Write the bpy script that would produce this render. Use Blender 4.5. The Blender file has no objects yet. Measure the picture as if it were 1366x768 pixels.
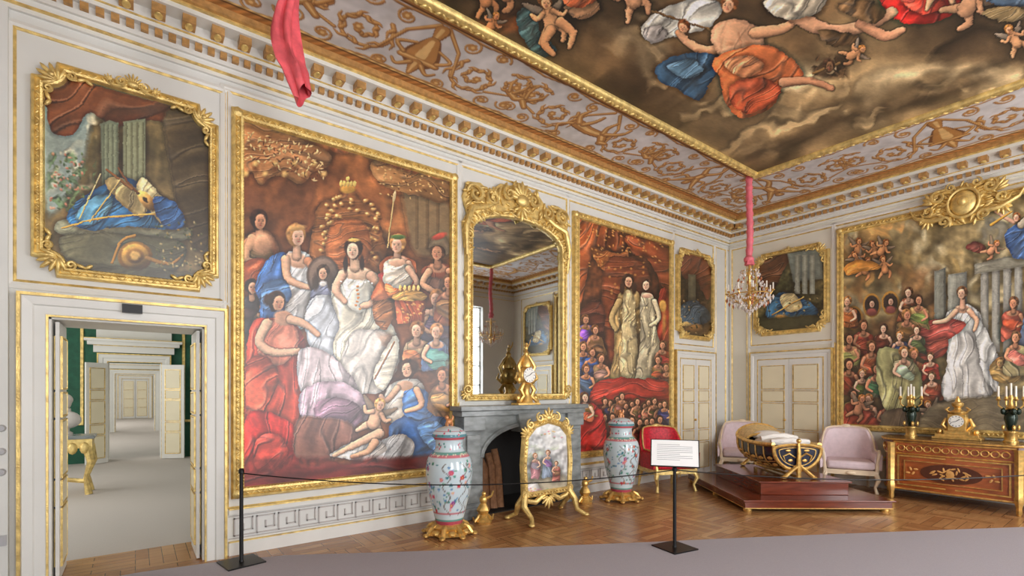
import bpy,bmesh,math,random
import numpy as np
from mathutils import Vector,Matrix
random.seed(3)
A,B,H=5.5,9.83,1.6
X0,Y0,CZ=-1.29,-1.9,5.05
sc=bpy.context.scene
pi=math.pi
def lin(v):
    v=v/255.0
    return v/12.92 if v<=.04045 else ((v+.055)/1.055)**2.4
def rgb(c): return tuple(lin(x) for x in c)+(1,)
MATS={}
def mat(name,col,rough=.5,metal=0,nz=0,nscale=6,bump=0,bscale=60,coat=0,trans=0,emis=0,attr=False,stretch=None,crough=.12):
    if name in MATS: return MATS[name]
    m=bpy.data.materials.new(name);m.use_nodes=True
    nt=m.node_tree;N=nt.nodes;K=nt.links;p=N['Principled BSDF']
    p.inputs['Roughness'].default_value=rough;p.inputs['Metallic'].default_value=metal
    if coat: p.inputs['Coat Weight'].default_value=coat;p.inputs['Coat Roughness'].default_value=crough
    if trans:p.inputs['Transmission Weight'].default_value=trans
    g=N.new('ShaderNodeNewGeometry')
    src=g.outputs['Position']
    if stretch:
        mp=N.new('ShaderNodeMapping');mp.inputs['Scale'].default_value=stretch;K.new(src,mp.inputs['Vector']);src=mp.outputs[0]
    if attr:
        a=N.new('ShaderNodeAttribute');a.attribute_name='Col';K.new(a.outputs['Color'],p.inputs['Base Color'])
    elif nz:
        n=N.new('ShaderNodeTexNoise');n.inputs['Scale'].default_value=nscale;n.inputs['Detail'].default_value=5
        K.new(src,n.inputs['Vector'])
        r=N.new('ShaderNodeValToRGB');c=rgb(col)
        r.color_ramp.elements[0].position=.3;r.color_ramp.elements[1].position=.7
        r.color_ramp.elements[0].color=tuple(x*(1-nz) for x in c[:3])+(1,)
        r.color_ramp.elements[1].color=tuple(min(1,x*(1+nz)) for x in c[:3])+(1,)
        K.new(n.outputs['Fac'],r.inputs['Fac']);K.new(r.outputs['Color'],p.inputs['Base Color'])
    else: p.inputs['Base Color'].default_value=rgb(col)
    if bump:
        n2=N.new('ShaderNodeTexNoise');n2.inputs['Scale'].default_value=bscale;n2.inputs['Detail'].default_value=3
        K.new(src,n2.inputs['Vector'])
        b=N.new('ShaderNodeBump');b.inputs['Strength'].default_value=bump;b.inputs['Distance'].default_value=.01
        K.new(n2.outputs['Fac'],b.inputs['Height']);K.new(b.outputs['Normal'],p.inputs['Normal'])
    if emis:
        p.inputs['Emission Color'].default_value=rgb(col);p.inputs['Emission Strength'].default_value=emis
    MATS[name]=m;return m
GOLD=mat('gilded_wood',(232,198,126),.4,.58,nz=.34,nscale=14,bump=.35,bscale=80)
GOLD2=mat('gilt_bronze',(224,184,108),.34,.75,nz=.3,nscale=20)
WALL=mat('wall_paint',(217,217,212),.55,nz=.04,nscale=2,bump=.05,bscale=30)
WALLB=mat('wall_paint_cream',(224,219,204),.55,nz=.04,nscale=2,bump=.05,bscale=30)
WHITE=mat('white_paint',(222,221,215),.45,nz=.03,nscale=3)
CREAM=mat('cream_panel_paint',(230,220,190),.45,nz=.03,nscale=3)
MARB=mat('grey_marble',(132,137,136),.25,nz=.35,nscale=5,stretch=(1,1,2.5))
DARK=mat('soot_black',(30,27,25),.8)
BLACK=mat('black_metal',(18,18,20),.4,.3)
TAN=mat('gilded_brown_stucco',(186,142,86),.45,.25,nz=.25,nscale=20)
PAINTING=mat('varnished_oil_paint',(0,0,0),.42,attr=True,bump=.1,bscale=45,coat=.8,crough=.3)
FRESCO=mat('painted_ceiling',(0,0,0),.6,attr=True,bump=.05,bscale=30)
# ---------------------------------------------------------------- mesh builder
def sph_t(nu,nv):
    v=[(0,0,1)];f=[]
    for j in range(1,nv):
        ph=pi*j/nv
        for i in range(nu):
            t=2*pi*i/nu;v.append((math.sin(ph)*math.cos(t),math.sin(ph)*math.sin(t),math.cos(ph)))
    v.append((0,0,-1))
    for i in range(nu): f.append((0,1+i,1+(i+1)%nu))
    for j in range(nv-2):
        for i in range(nu):
            a=1+j*nu+i;b=1+j*nu+(i+1)%nu;f.append((a,a+nu,b+nu,b))
    l=len(v)-1;o=1+(nv-2)*nu
    for i in range(nu): f.append((l,o+(i+1)%nu,o+i))
    return np.array(v),f
S_LO=sph_t(8,5);S_HI=sph_t(20,12)
OCT=(np.array([(1,0,0),(0,1,0),(-1,0,0),(0,-1,0),(0,0,1),(0,0,-1.4)],float),[(0,1,4),(1,2,4),(2,3,4),(3,0,4),(1,0,5),(2,1,5),(3,2,5),(0,3,5)])
I4=Matrix.Identity(4)
class MB:
    def __init__(s,M=None): s.v=[];s.f=[];s.n=0;s.M=M or I4
    def add(s,v,f,M=None):
        m=np.array((s.M@M) if M is not None else s.M)
        v=np.asarray(v,float)@m[:3,:3].T+m[:3,3]
        s.v.append(v);n=s.n
        s.f.extend([tuple(i+n for i in q) for q in f]);s.n+=len(v);return s
    def box(s,lo,hi,M=None):
        v=[(x,y,z) for x in(lo[0],hi[0]) for y in(lo[1],hi[1]) for z in(lo[2],hi[2])]
        return s.add(v,[(0,1,3,2),(4,6,7,5),(0,4,5,1),(2,3,7,6),(0,2,6,4),(1,5,7,3)],M)
    def ell(s,c,r,rot=None,hi=False,t=None):
        if not hasattr(r,'__len__'): r=(r,r,r)
        T=t or (S_HI if hi else S_LO)
        M=Matrix.Translation(c)
        if rot: M=M@Matrix.Rotation(rot[2],4,'Z')@Matrix.Rotation(rot[1],4,'Y')@Matrix.Rotation(rot[0],4,'X')
        M=M@Matrix.Diagonal((r[0],r[1],r[2],1))
        return s.add(T[0],T[1],M)
    def lathe(s,prof,c=(0,0,0),seg=24,M=None,lob=0,nl=8):
        v=[];f=[]
        for r,z in prof:
            for i in range(seg):
                t=2*pi*i/seg;q=r*(1+lob*math.cos(nl*t));v.append((c[0]+q*math.cos(t),c[1]+q*math.sin(t),c[2]+z))
        for j in range(len(prof)-1):
            for i in range(seg):
                k=(i+1)%seg;f.append((j*seg+i,j*seg+k,(j+1)*seg+k,(j+1)*seg+i))
        f.append(tuple(range(seg-1,-1,-1)));o=(len(prof)-1)*seg;f.append(tuple(o+i for i in range(seg)))
        return s.add(v,f,M)
    def tube(s,pts,r,seg=8,M=None,closed=False,flat=1):
        P=[Vector(p) for p in pts];n=len(P)
        if not hasattr(r,'__len__'): r=[r]*n
        elif len(r)!=n: r=[float(x) for x in np.interp(np.linspace(0,1,n),np.linspace(0,1,len(r)),r)]
        v=[];f=[];up=None
        for i in range(n):
            if closed: t=(P[(i+1)%n]-P[i-1])
            else: t=P[min(i+1,n-1)]-P[max(i-1,0)]
            if t.length<1e-9:t=Vector((0,0,1))
            t.normalize()
            if up is None:
                up=Vector((0,0,1)) if abs(t.z)<.9 else Vector((1,0,0))
            a=t.cross(up)
            if a.length<1e-4: a=t.orthogonal()
            a.normalize();b=a.cross(t).normalized();up=b
            for k in range(seg):
                q=2*pi*k/seg;v.append(tuple(P[i]+a*(r[i]*math.cos(q))+b*(r[i]*flat*math.sin(q))))
        m=n if closed else n-1
        for i in range(m):
            j=(i+1)%n
            for k in range(seg):
                l=(k+1)%seg;f.append((i*seg+k,i*seg+l,j*seg+l,j*seg+k))
        if not closed:
            f.append(tuple(range(seg-1,-1,-1)));f.append(tuple((n-1)*seg+k for k in range(seg)))
        return s.add(v,f,M)
    def prism(s,poly,z0,z1,M=None):
        n=len(poly);v=[(p[0],p[1],z0) for p in poly]+[(p[0],p[1],z1) for p in poly]
        f=[tuple(range(n-1,-1,-1)),tuple(range(n,2*n))]+[(i,(i+1)%n,n+(i+1)%n,n+i) for i in range(n)]
        return s.add(v,f,M)
    def sweep(s,path,prof,closed=True,M=None):
        n=len(path);v=[];f=[];m=len(prof)
        for i in range(n):
            p=Vector(path[i])
            d1=(p-Vector(path[i-1])) if (closed or i>0) else None
            d2=(Vector(path[(i+1)%n])-p) if (closed or i<n-1) else None
            if d1 is None:d1=d2
            if d2 is None:d2=d1
            d1=d1.normalized();d2=d2.normalized()
            n1=Vector((d1.y,-d1.x));n2=Vector((d2.y,-d2.x));q=n1+n2
            if q.length<1e-5:q=n1
            q.normalize();q=q/max(.5,q.dot(n1))
            for o,c in prof: v.append((p.x+q.x*o,p.y+q.y*o,c))
        for i in range(n if closed else n-1):
            j=(i+1)%n
            for k in range(m-1): f.append((i*m+k,j*m+k,j*m+k+1,i*m+k+1))
        return s.add(v,f,M)
    def rect(s,a0,b0,a1,b1,prof,M=None): return s.sweep([(a0,b0),(a1,b0),(a1,b1),(a0,b1)],prof,True,M)
    def spiral(s,c,R,a0,turns,r0,r1=None,sgn=1,z=0,dec=.8,seg=6):
        n=int(14*turns)+4;pts=[]
        for i in range(n):
            t=i/(n-1);an=a0+sgn*turns*2*pi*t;rr=R*(1-dec*t)
            pts.append((c[0]+rr*math.cos(an),c[1]+rr*math.sin(an),z+.01*math.sin(t*3)))
        s.tube(pts,[r0*.4,r0,(r0+(r1 or r0*.5))*.5,r1 or r0*.5],seg)
        s.ell(pts[-1],r0*.8);return s
def build(name,mb,m,smooth=True,bev=0,ang=40,sub=0):
    me=bpy.data.meshes.new(name);me.from_pydata(np.concatenate(mb.v).tolist(),[],mb.f)
    bm=bmesh.new();bm.from_mesh(me);bmesh.ops.recalc_face_normals(bm,faces=bm.faces);bm.to_mesh(me);bm.free()
    if smooth:
        me.polygons.foreach_set('use_smooth',[True]*len(me.polygons));me.set_sharp_from_angle(angle=math.radians(ang))
    me.materials.append(m)
    o=bpy.data.objects.new(name,me);sc.collection.objects.link(o)
    if bev:
        b=o.modifiers.new('bevel','BEVEL');b.width=bev;b.segments=3;b.limit_method='ANGLE'
    return o
def thing(name,parts,loc=(0,0,0)):
    e=bpy.data.objects.new(name,None);sc.collection.objects.link(e);e.location=loc;e.empty_display_size=.1
    for p in parts:
        o=p if isinstance(p,bpy.types.Object) else build(*p[:3],**(p[3] if len(p)>3 else {}))
        o.parent=e;o.matrix_parent_inverse=Matrix.Translation(-Vector(loc))
    return e
def wm(y): return Matrix(((1,0,0,0),(0,0,-1,y),(0,1,0,0),(0,0,0,1)))
ML=wm(A)
MR=Matrix(((0,0,-1,B),(-1,0,0,0),(0,1,0,0),(0,0,0,1)))
MC=Matrix(((1,0,0,0),(0,1,0,0),(0,0,-1,CZ),(0,0,0,1)))
# ---------------------------------------------------------------- painted canvases (vertex colours)
RT=np.random.default_rng(7).random((256,256)).astype(np.float32)
def vn(x,y,s,seed=0):
    x=x/s+seed*17.3;y=y/s+seed*7.7
    xi=np.floor(x).astype(int);yi=np.floor(y).astype(int);fx=x-xi;fy=y-yi
    fx=fx*fx*(3-2*fx);fy=fy*fy*(3-2*fy)
    g=lambda i,j:RT[(i+seed*31)&255,(j+seed*57)&255]
    return (g(xi,yi)*(1-fx)+g(xi+1,yi)*fx)*(1-fy)+(g(xi,yi+1)*(1-fx)+g(xi+1,yi+1)*fx)*fy
def fbm(x,y,s,seed=0,o=4):
    r=0;a=.5;t=0
    for i in range(o): r=r+a*vn(x,y,s,seed+i);t+=a;a*=.55;s=s*.5
    return r/t
def survey(P):
    # picture-content coordinates of points on a real surface (rectification of the reference)
    d=.6046*P[...,0]+.7965*P[...,1];r=.7965*P[...,0]-.6046*P[...,1]
    d=np.where(d<.8,.8,d)
    return 683+662*r/d,521-662*(P[...,2]-H)/d
def catmull(p,n=6,closed=True):
    p=np.array(p,float);N=len(p);out=[]
    for i in range(N if closed else N-1):
        if closed:a,b,c,d=p[i-1],p[i],p[(i+1)%N],p[(i+2)%N]
        else:a,b,c,d=p[max(i-1,0)],p[i],p[i+1],p[min(i+2,N-1)]
        for t in np.arange(n)/n: out.append(.5*((2*b)+(c-a)*t+(2*a-5*b+4*c-d)*t*t+(3*b-a-3*c+d)*t**3))
    if not closed: out.append(p[-1])
    return np.array(out)
def boxblur(C,k):
    for ax in(0,1):
        acc=0
        for d in range(-k,k+1): acc=acc+np.roll(C,d,ax)
        C=acc/(2*k+1)
    return C
class Cv:
    shadow=.26
    def __init__(s,M,a0,a1,b0,b1,nx,ny,c=.03):
        AA,BB=np.meshgrid(np.linspace(a0,a1,nx),np.linspace(b0,b1,ny))
        P=np.stack([AA,BB,np.full_like(AA,c)],-1).reshape(-1,3);m=np.array(M)
        s.P=P@m[:3,:3].T+m[:3,3];s.nx,s.ny=nx,ny;s.a=P[:,0];s.b=P[:,1]
        s.X,s.Y=survey(s.P);s.C=np.zeros((len(P),3))
    def sel(s,x0,x1,y0,y1): return np.nonzero((s.X>x0)&(s.X<x1)&(s.Y>y0)&(s.Y<y1))[0]
    def mix(s,i,col,al):
        al=np.clip(al,0,1)[:,None];s.C[i]=s.C[i]*(1-al)+col*al
    def bg(s,c1,c2,sc_=60,seed=1,lo=.3,hi=.7,emb=.7):
        n=fbm(s.X,s.Y,sc_,seed);t=np.clip((n-lo)/(hi-lo),0,1)[:,None];s.C[:]=np.array(c1)*(1-t)+np.array(c2)*t
        e=n-fbm(s.X+sc_*.1,s.Y+sc_*.13,sc_,seed);s.C*=(1+emb*e*3)[:,None]
    def cloud(s,x0,x1,y0,y1,col,sc_=30,seed=2,th=.5,al=.8,soft=.12,edge=15,emb=1.0,ang=None):
        i=s.sel(x0,x1,y0,y1);X,Y=s.X[i],s.Y[i]
        wx=(fbm(X,Y,sc_*.9,seed+5,2)-.5)*sc_*.9;X2=X+wx;Y2=Y+(fbm(X,Y,sc_*.9,seed+7,2)-.5)*sc_*.9
        if ang is not None:
            ca,sa=math.cos(math.radians(ang)),math.sin(math.radians(ang));X2,Y2=(X2*ca+Y2*sa)/2.6,(-X2*sa+Y2*ca)
        e=np.clip(np.minimum(np.minimum(X-x0,x1-X),np.minimum(Y-y0,y1-Y))/edge,0,1)
        n=fbm(X2,Y2,sc_,seed,3);g=n-fbm(X2+sc_*.14,Y2+sc_*.18,sc_,seed,3)
        t=np.clip((n-th)/soft,0,1)*e*al;s.mix(i,np.array(col,float)*np.clip(1+emb*3*g,.5,1.45)[:,None],t)
    def bl(s,x,y,rx,ry,col,ang=0,soft=.2,al=1,sh=.25):
        R=max(rx,ry)*1.5+2;i=s.sel(x-R,x+R,y-R,y+R)
        if len(i)==0:return
        dx=s.X[i]-x;dy=s.Y[i]-y;ca,sa=math.cos(math.radians(ang)),math.sin(math.radians(ang))
        p=(dx*ca+dy*sa)/rx;q=(-dx*sa+dy*ca)/ry;d=np.sqrt(p*p+q*q)
        f=1-sh*(dx/rx*.35+dy/ry*.65)[:,None]
        s.mix(i,np.array(col)*f,(1+soft-d)/(2*soft)*al)
    def sh(s,pts,col,folds=None,soft=.8,al=1,sp=True,halo=.28,n=5,seed=None):
        p=catmull(pts,n) if sp else np.array(pts,float);hw=6
        if seed is None: seed=int(abs(pts[0][0]*7+pts[0][1]*3))%41+2
        x0,y0=p.min(0)-hw-1;x1,y1=p.max(0)+hw+1;i=s.sel(x0,x1,y0,y1)
        if len(i)==0:return
        X,Y=s.X[i],s.Y[i];D=np.full(len(i),1e9);ins=np.zeros(len(i),bool);N=len(p)
        for k in range(N):
            ax,ay=p[k];bx,by=p[(k+1)%N];ex,ey=bx-ax,by-ay;L=ex*ex+ey*ey+1e-9
            t=np.clip(((X-ax)*ex+(Y-ay)*ey)/L,0,1);D=np.minimum(D,(X-ax-t*ex)**2+(Y-ay-t*ey)**2)
            c=((ay>Y)!=(by>Y));ins^=c&(X<(bx-ax)*(Y-ay)/((by-ay) if abs(by-ay)>1e-9 else 1e-9)+ax)
        D=np.sqrt(D)*np.where(ins,1,-1)
        if sp: D=D+(fbm(X,Y,8,seed+3,2)-.5)*3.2
        c=np.tile(np.array(col,float),(len(i),1))
        if folds:
            an,wl,am=folds;ca,sa=math.cos(math.radians(an)),math.sin(math.radians(an))
            ac=X*ca+Y*sa;lo=-X*sa+Y*ca;w=(fbm(X,Y,wl*4,seed,2)-.5)*wl*2.8
            v=vn(ac+w,(lo+w*.7)/4.2,wl*.6,seed+1)*2-1
            v2=1-2*np.abs(vn(ac+w*1.1,(lo-w)/4,wl*.42,seed+4)*2-1)
            v=np.clip(v*1.1+v2*.25,-1.1,1.1)
            f=1+am*.75*v;c*=f[:,None];c+=(np.clip(v-.5,0,1)*am*75)[:,None]
            for q,sg in((0,-1),(max(1.2,wl*.11),1)):
                r1=1-np.abs(2*vn(ac+w*1.25+q,(lo-w*.5)/5.5,wl*.62,seed+9)-1)
                cr=np.clip((r1-.8)/.2,0,1)
                if sg<0: c*=(1-am*.95*cr)[:,None]
                else: c+=(cr*am*62)[:,None]
            xc=(p[:,0].min()+p[:,0].max())/2;hw_=(p[:,0].max()-p[:,0].min())/2;c*=(1-.16*(X-xc)/hw_)[:,None]
        c*=(.76+.24*np.clip(D/4.5,0,1))[:,None]
        if halo: s.C[i]*=(1-halo*al*np.clip(1+D/hw,0,1)*(D<0))[:,None]
        s.mix(i,c,(D+soft*.5)/soft*al)
    def ln(s,pts,r0,r1,col,al=1,sp=True,soft=.8,round_=.45):
        p=catmull(pts,5,False) if sp and len(pts)>2 else np.array(pts,float);R=max(r0,r1)+3
        x0,y0=p.min(0)-R;x1,y1=p.max(0)+R;i=s.sel(x0,x1,y0,y1)
        if len(i)==0:return
        X,Y=s.X[i],s.Y[i];Q=np.full(len(i),9.);N=len(p)-1;Al=np.zeros(len(i));S=np.zeros(len(i));Hl=np.zeros(len(i))
        for k in range(N):
            ax,ay=p[k];bx,by=p[k+1];ex,ey=bx-ax,by-ay;L=ex*ex+ey*ey+1e-9
            t=np.clip(((X-ax)*ex+(Y-ay)*ey)/L,0,1);dx=X-ax-t*ex;dy=Y-ay-t*ey;d=np.sqrt(dx*dx+dy*dy);r=r0+(r1-r0)*(k+t)/N
            b=d/r<Q;Q=np.where(b,d/r,Q);S=np.where(b,(dx*.5+dy*.8)/r,S);Al=np.maximum(Al,np.clip((r-d)/soft+.5,0,1));Hl=np.maximum(Hl,np.clip(1-(d-r)/2.2,0,1))
        if max(r0,r1)>3: s.C[i]*=(1-.3*Hl*al)[:,None]
        c=np.array(col)*np.clip(1.06-round_*.6*np.clip(Q,0,1)**2-round_*.7*S,.3,1.3)[:,None];s.mix(i,c,Al*al)
    def hd(s,x,y,r,skin=(214,160,124),hair=(84,54,34),turn=0,tilt=0,al=1,beard=False):
        s.bl(x,y+r*.2,r*1.35,r*1.5,(40,26,18),0,.6,s.shadow)
        s.bl(x-turn*r*.15,y-r*.22,r*1.0,r*1.08,hair,tilt,.1,al,.4)
        s.bl(x-turn*r*.45,y+r*.35,r*.5,r*.75,[k*.85 for k in hair],tilt,.15,al*.9)
        for k in range(6): s.bl(x-turn*r*.3+r*.72*math.cos(k*.75+3.3),y-r*.2+r*.78*math.sin(k*.75+3.3),r*.24,r*.2,[min(255,q*(1.35 if k%2 else .8)) for q in hair],k*40,.4,al*.65)
        s.bl(x+turn*r*.2,y+r*.12,r*.6,r*.85,skin,tilt,.09,al,.12)
        s.bl(x-turn*r*.2+r*.16,y+r*.3,r*.34,r*.62,[k*.68 for k in skin],tilt,.6,al*.45)
        s.bl(x+turn*r*.3,y-r*.38,r*.38,r*.2,[min(255,k*1.1) for k in skin],tilt,.7,al*.6)
        s.bl(x+turn*r*.4-r*.1,y+r*.3,r*.18,r*.14,(212,120,98),tilt,.7,al*.35)
        for e in(-.25,.26):
            s.bl(x+(turn*.3+e)*r,y+r*.04,r*.115,r*.055,[k*.25 for k in skin],tilt,.45,al*.9)
            s.bl(x+(turn*.3+e)*r,y-r*.12,r*.17,r*.035,[k*.45 for k in skin],tilt,.5,al*.6)
        s.bl(x+turn*r*.38+.04*r,y+r*.24,r*.055,r*.2,[k*.72 for k in skin],tilt,.6,al*.65)
        s.bl(x+turn*r*.38-.01*r,y+r*.38,r*.1,r*.035,[k*.6 for k in skin],tilt,.6,al*.6)
        s.bl(x+turn*r*.32,y+r*.55,r*.15,r*.05,(160,66,58),tilt,.5,al*.9)
        if beard: s.bl(x+turn*r*.2,y+r*.8,r*.4,r*.35,hair,tilt,.4,al)
    def fig(s,x,y,r,dress,hair=(84,54,34),turn=0,skin=(214,160,124),h=7,w=1.9,lean=0,fold=70,amp=.38,arm=0,bare=True):
        rd=random.Random(int(x*13+y*7));l=lean*r;j=lambda k:(rd.random()-.5)*r*k
        s.bl(x,y+r*3.5,r*2.8,r*3.6,(46,30,20),0,.5,s.shadow)
        s.sh([(x-r*.5,y+r*1.3),(x-r*w*.95,y+r*2.1+j(.4)),(x-r*w*1.05+l*.5+j(.7),y+r*4+j(1)),(x-r*w*1.2+l+j(1),y+r*h+j(1)),(x+j(1),y+r*h+j(1.2)),(x+r*w*1.25+l+j(1),y+r*h+j(1)),(x+r*w*1.05+l*.5+j(.7),y+r*4),(x+r*w*.95,y+r*2.1+j(.4)),(x+r*.5,y+r*1.3)],dress,(rd.choice((20,40,-20,10,-35)),r*1.7,amp),seed=rd.randint(2,40))
        if bare: s.bl(x+j(.3),y+r*1.95,r*1.1,r*.6,skin,rd.random()*20-10,.15,.95,.3)
        c2=[min(255,k*f) for k,f in zip(dress,(rd.uniform(.75,1.3),rd.uniform(.75,1.25),rd.uniform(.75,1.4)))]
        s.sh([(x-r*w*.9,y+r*3+j(1)),(x+j(1),y+r*2.8+j(1)),(x+r*w,y+r*4+j(1)),(x+r*w*.8,y+r*5.4),(x-r*w*.4,y+r*5+j(1)),(x-r*w,y+r*4)],c2,(rd.choice((80,110,60)),r*1.3,amp),al=.9,halo=.25,seed=rd.randint(2,40))
        s.ln([(x,y+r*.6),(x,y+r*1.7)],r*.36,r*.48,[k*.88 for k in skin])
        arm=arm or rd.choice((-1,1))
        s.ln([(x+arm*r*1.35,y+r*2.3),(x+arm*r*1.9,y+r*3.7),(x+arm*r*.8,y+r*4.5)],r*.38,r*.22,skin)
        s.hd(x,y,r,skin,hair,turn,j(8)/r*2)
    def putto(s,x,y,r,skin=(216,156,112),ang=0,hair=(150,100,50)):
        ca,sa=math.cos(math.radians(ang)),math.sin(math.radians(ang))
        T=lambda a,b:(x+r*(a*ca-b*sa),y+r*(a*sa+b*ca))
        c=T(0,3);s.bl(c[0],c[1],r*3.4,r*4,(40,28,18),ang,.6,s.shadow*1.3)
        s.ln([T(-.6,1.6),T(-2.2,.2),T(-3.2,-.6)],r*.8,r*.2,(160,138,114),.8);s.ln([T(.6,1.6),T(2.2,.4),T(3.0,-.4)],r*.7,r*.2,(140,118,96),.8)
        s.ln([T(.6,3.6),T(1.5,4.7),T(1.0,6.0)],r*.7,r*.34,[k*.86 for k in skin]);s.ln([T(-.5,3.7),T(-1.4,4.6),T(-2.3,5.6)],r*.7,r*.34,skin)
        s.ln([T(0,1.6),T(0,3.5)],r*1.0,r*1.1,skin)
        s.ln([T(-.8,1.5),T(-1.9,2.0),T(-2.5,1.2)],r*.45,r*.27,skin);s.ln([T(.8,1.5),T(1.8,2.3),T(2.6,1.9)],r*.45,r*.27,[k*.9 for k in skin])
        s.hd(T(0,0)[0],T(0,0)[1],r,skin,hair,.3,ang)
    def tex(s,am=.10,sc_=5,seed=9,warp=1.0,sharp=.7,loc=.28):
        nx,ny=s.nx,s.ny;C=s.C.reshape(ny,nx,3);jj,ii=np.meshgrid(np.arange(nx,dtype=float),np.arange(ny,dtype=float))
        wx=(fbm(jj,ii,7,3,2)-.5)*2*warp;wy=(fbm(jj,ii,7,23,2)-.5)*2*warp
        C=C[np.clip(np.rint(ii+wy),0,ny-1).astype(int),np.clip(np.rint(jj+wx),0,nx-1).astype(int)]
        D=C-boxblur(C,2);E=C-boxblur(C,9);C=np.clip(C+np.clip(D,-40,40)*sharp+np.clip(E,-60,60)*loc,8,246)
        s.C=C.reshape(-1,3).copy()
        n=fbm(s.X,s.Y,sc_,seed,2)-.5;m=fbm(s.a*1.0,s.b*1.0,.5,seed+2,3)-.5
        k=fbm(s.X+s.Y*.6,s.Y*3-s.X,4,seed+5,2)-.5
        s.C*=(1+am*1.6*n+am*1.6*m+am*1.1*k)[:,None]
    def mesh(s,name,m,keep=None):
        nx,ny=s.nx,s.ny;idx=np.arange(nx*ny).reshape(ny,nx)
        F=np.stack([idx[:-1,:-1],idx[:-1,1:],idx[1:,1:],idx[1:,:-1]],-1).reshape(-1,4)
        if keep is not None: F=F[keep(s.a[F].mean(1),s.b[F].mean(1))]
        me=bpy.data.meshes.new(name);me.from_pydata(s.P.tolist(),[],F.tolist())
        c=np.clip(s.C/255,0,1);c=np.where(c<=.04045,c/12.92,((c+.055)/1.055)**2.4)
        at=me.color_attributes.new('Col','FLOAT_COLOR','POINT')
        at.data.foreach_set('color',np.concatenate([c,np.ones((len(c),1))],1).astype(np.float32).ravel())
        me.materials.append(m);o=bpy.data.objects.new(name,me);sc.collection.objects.link(o);return o
SK=(226,178,146);SK2=(200,140,104)
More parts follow.
